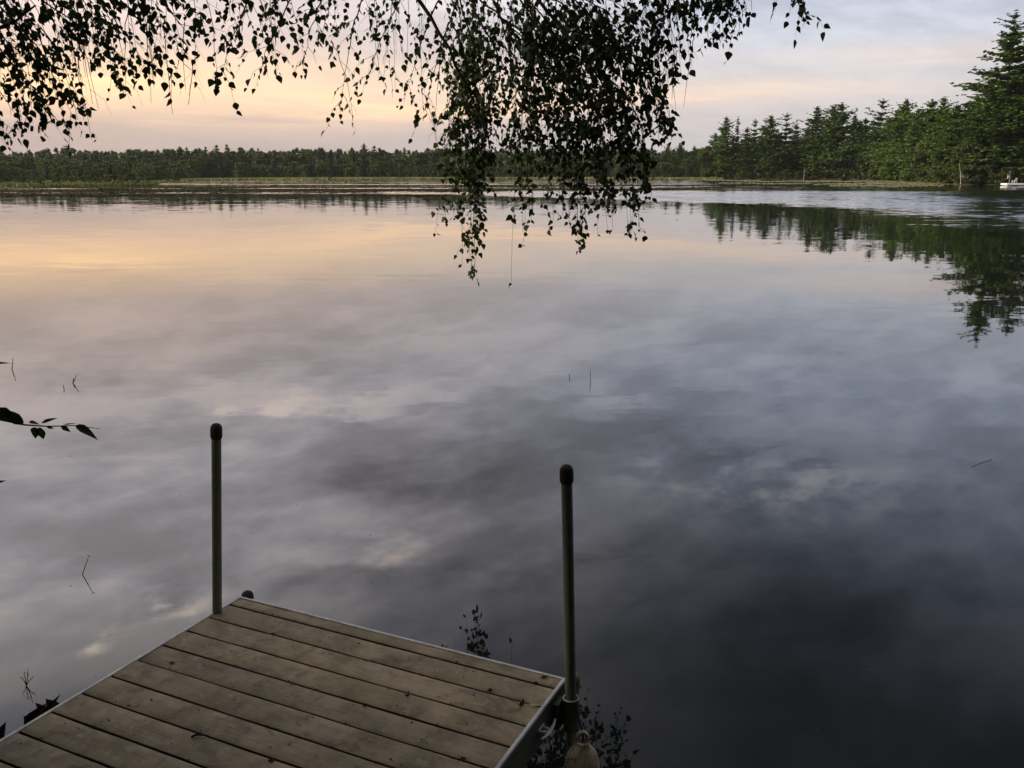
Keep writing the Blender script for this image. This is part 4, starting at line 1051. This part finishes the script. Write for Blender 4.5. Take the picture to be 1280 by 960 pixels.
# leaves: the largest in view as parts, the others as one foliage part
LV, LF = leaf_shape(1.0, .80, .22, .16)
LVn = np.array(LV)
protoV = []
tris = []
for f in LF:
    tris.append((f[0], f[1], f[2]))
    if len(f) == 4: tris.append((f[0], f[2], f[3]))
LT = np.array(tris)
def frames():
    Ms = np.zeros((len(leaves), 4, 4))
    for i, (p, ax, yaw, s_) in enumerate(leaves):
        x = ax; y = x.orthogonal().normalized(); z = x.cross(y)
        c, s = math.cos(yaw), math.sin(yaw); y2 = y * c + z * s; z2 = x.cross(y2)
        p = p + x * .012
        Ms[i, :3, 0] = x * s_; wv_ = rnd.uniform(.72, 1.12); Ms[i, :3, 1] = y2 * s_ * wv_; Ms[i, :3, 2] = z2 * s_ * rnd.uniform(.3, 1.8); Ms[i, :3, 3] = p; Ms[i, 3, 3] = 1
    return Ms
Ms = frames()
Pp = Ms[:, :3, 3]; th = R(PITCH)
dep = Pp[:, 1] * math.cos(th) - (Pp[:, 2] - CAM_H) * math.sin(th); up = Pp[:, 1] * math.sin(th) + (Pp[:, 2] - CAM_H) * math.cos(th)
uu, vv = 640 + FPX * Pp[:, 0] / dep, 480 - FPX * up / dep
inside = (uu > 4) & (uu < 1276) & (vv > 4) & (vv < 956) & (dep > 0)
sz = np.linalg.norm(Ms[:, :3, 0], axis=1) / dep * (.35 + np.abs(Ms[:, 1, 2]) / np.linalg.norm(Ms[:, :3, 2], axis=1))
order = np.argsort(-np.where(inside, sz, -1))
pick = set(order[:300].tolist())
lm = bpy.data.meshes.new('leaf'); lm.from_pydata(LV, [], LF); lm.update(); lm.materials.append(M['birch_leaf'])
TI = Matrix.Translation(-TR)
for i in sorted(pick):
    o = link('leaf', lm, birch); o.matrix_local = TI @ Matrix(Ms[i].tolist())
rest = np.array([i for i in range(len(leaves)) if i not in pick])
Vr = np.einsum('nij,vj->nvi', Ms[rest, :3, :3], LVn) + Ms[rest, None, :3, 3]
Fr = (LT[None] + (np.arange(len(rest)) * len(LVn))[:, None, None]).reshape(-1, 3)
fo = link('foliage', mesh_np('foliage', Vr.reshape(-1, 3), Fr, [M['birch_leaf']]), birch, -TR); tag(fo, kind='stuff')

# ------------------------------------------------------------------ bank shrub whose twig reaches in over the dock
SB = Vector((-3.7, 1.9, .5))
shr = empty('bank_shrub', SB); tag(shr, 'broad-leaved shrub on the bank whose slender twig reaches in over the dock', 'shrub')
def zl(p): return Vector(p) - SB
DT = 2.7
tp = [at(125, 536, DT), at(95, 532, DT), at(60, 533, DT), at(30, 531, DT), at(-2, 524, DT), at(-90, 515, DT)]
b = MB(); b.tube([zl(q_) for q_ in [SB + Vector((0, 0, -.1)), SB + Vector((.25, .1, .7)), SB + Vector((.8, .3, 1.25))] + list(reversed(tp))], [.014, .011, .008, .005, .0032, .0026, .002, .0015, .0008], 7)
b.build('stem', M['twig'], shr, True)
for k in range(5):
    a_ = rnd.uniform(2.2, 4.6); h = rnd.uniform(.8, 1.5)
    b = MB(); b.tube([(0, 0, -.1), (math.cos(a_) * .15, math.sin(a_) * .15, h * .5), (math.cos(a_) * .45, math.sin(a_) * .4, h)], [.013, .010, .004], 7); b.build('stem', M['twig'], shr, True)
def sleaf(u, v, L, Wd, dirn, roll, curl=.2, fold=.3):
    vs, fs = leaf_shape(L, Wd, fold, curl); b = MB(); b.add(vs, fs)
    o = b.build('leaf', M['birch_leaf'], shr); x = Vector(dirn).normalized()
    y = x.orthogonal().normalized(); z = x.cross(y); c, s = math.cos(roll), math.sin(roll); y2 = y * c + z * s; z2 = x.cross(y2)
    p = zl(at(u, v, DT)); o.matrix_local = Matrix(((x.x, y2.x, z2.x, p.x), (x.y, y2.y, z2.y, p.y), (x.z, y2.z, z2.z, p.z), (0, 0, 0, 1)))
def sleaf2(u0, v0, u1, v1, Wd, facing, curl=.15, fold=.25):
    p0, p1 = zl(at(u0, v0, DT)), zl(at(u1, v1, DT + .015)); x = (p1 - p0); L = x.length; x.normalize()
    nrm = Vector((0, -1, 0)) * math.cos(facing) + Vector((0, 0, 1)) * math.sin(facing)
    y2 = nrm.cross(x).normalized(); z2 = x.cross(y2)
    vs, fs = leaf_shape(L, Wd, fold, curl); b = MB(); b.add(vs, fs); o = b.build('leaf', M['birch_leaf'], shr)
    o.matrix_local = Matrix(((x.x, y2.x, z2.x, p0.x), (x.y, y2.y, z2.y, p0.y), (x.z, y2.z, z2.z, p0.z), (0, 0, 0, 1)))
sleaf2(-6, 512, 24, 529, .045, .5, .25); sleaf2(30, 529, 0, 511, .036, .2, .1); sleaf2(94, 532, 125, 545, .030, 1.0, .35); sleaf2(50, 534, 53, 551, .034, .1); sleaf2(45, 534, 42, 550, .030, .2)
sleaf2(52, 529, 72, 521, .018, 1.1, .1); sleaf2(36, 528, 50, 528, .018, 1.1, .3); sleaf2(76, 533, 90, 539, .018, .8, .3); sleaf2(58, 533, 68, 536, .010, .6, .1); sleaf2(80, 531, 96, 529, .008, 1.2, 0)
sleaf2(-14, 455, 14, 453, .016, 1.2, .05)
for k in range(60):
    u, v = rnd.uniform(-420, -20), rnd.uniform(380, 620); a_ = rnd.uniform(0, 6.28)
    sleaf(u, v, rnd.uniform(.05, .08), rnd.uniform(.035, .05), (math.cos(a_), math.sin(a_), -rnd.uniform(.2, .9)), rnd.uniform(0, 6.28))

# dark broad leaves of a plant rooted beside the dock, poking up past its edge
PB = at(40, 905, 3.5); PB.z = -.05; PB.x -= .05
wp = empty('waterside_plant', PB); tag(wp, 'dark broad-leaved plant poking up past the white dock edge', 'plant')
def bleaf(u0, v0, u1, v1, Wd, D, facing):
    p0, p1 = at(u0, v0, D) - PB, at(u1, v1, D + .03) - PB; x = p1 - p0; L = x.length; x.normalize()
    nrm = Vector((0, -1, 0)) * math.cos(facing) + Vector((0, 0, 1)) * math.sin(facing)
    y2 = nrm.cross(x).normalized(); z2 = x.cross(y2); vs, fs = leaf_shape(L, Wd, .2, .1); b = MB(); b.add(vs, fs); o = b.build('leaf', M['dark_leaf'], wp)
    o.matrix_local = Matrix(((x.x, y2.x, z2.x, p0.x), (x.y, y2.y, z2.y, p0.y), (x.z, y2.z, z2.z, p0.z), (0, 0, 0, 1)))
    st_ = MB(); st_.tube([(0, 0, -.1), p0 * .5 + Vector((0, 0, .02)), p0], .003, 6); st_.build('stalk', M['twig'], wp)
bleaf(62, 905, 26, 896, .08, 3.55, .5); bleaf(66, 898, 42, 879, .06, 3.6, .3); bleaf(52, 898, 74, 868, .030, 3.6, .4); bleaf(34, 912, 56, 880, .08, 3.5, .3); bleaf(76, 893, 55, 874, .08, 3.62, .2); bleaf(-8, 935, 6, 903, .06, 3.4, .2); bleaf(-14, 930, -2, 905, .06, 3.4, .2)

# ------------------------------------------------------------------ unseen woods added behind the viewer to block light
VV, FF, nv = [], [], 0
for x, y, h, key in [(-9, -4, 13, 'c1'), (-6, -7, 15, 'd1'), (-2.5, -6, 14, 'd2'), (1.5, -6.5, 15, 'c3'), (5, -5, 13, 'd1'), (8.5, -3.5, 14, 'c1'), (-11.5, 0, 12, 'd2'), (-9, 3.5, 11, 'd1'), (11, .5, 12, 'd2'), (-4, -11, 17, 'c3'), (3, -11, 17, 'c1'), (-9, -10, 16, 'c1'), (9, -10, 16, 'c3'), (-14, -4, 15, 'c3'), (14, -4, 15, 'd1')]:
    V1, F1 = CP[key]; s_ = h / 16; a_ = rnd.uniform(0, 6.28); c, s = math.cos(a_), math.sin(a_)
    VV.append(np.stack([(V1[:, 0] * c - V1[:, 1] * s) * s_ * 1.1 + x, (V1[:, 0] * s + V1[:, 1] * c) * s_ * 1.1 + y, V1[:, 2] * s_ + .8], 1)); FF.append(F1 + nv); nv += len(V1)
tag(link('shade_wood', mesh_np('shade_wood', np.concatenate(VV), np.concatenate(FF), [M['pine2']])), 'unseen wood added behind the viewer to shade the dock and birch leaves', 'wood', kind='stuff')
print('leaves', len(leaves), 'twig verts', len(tw.v))

# ------------------------------------------------------------------ thin evening haze over the lake
b = MB(); b.box(-2200, 2200, -1300, 2200, -2.7, 60)
hm = bpy.data.materials.new('evening_haze'); hm.use_nodes = True; hk = NT(hm.node_tree); hk.n.clear()
pv = hk.node('ShaderNodeVolumePrincipled'); pv.inputs['Color'].default_value = (.80, .80, .82, 1); pv.inputs['Density'].default_value = .00007; pv.inputs['Anisotropy'].default_value = .2
hk.l.new(pv.outputs[0], hk.node('ShaderNodeOutputMaterial').inputs['Volume'])
tag(b.build('haze', hm), kind='stuff')
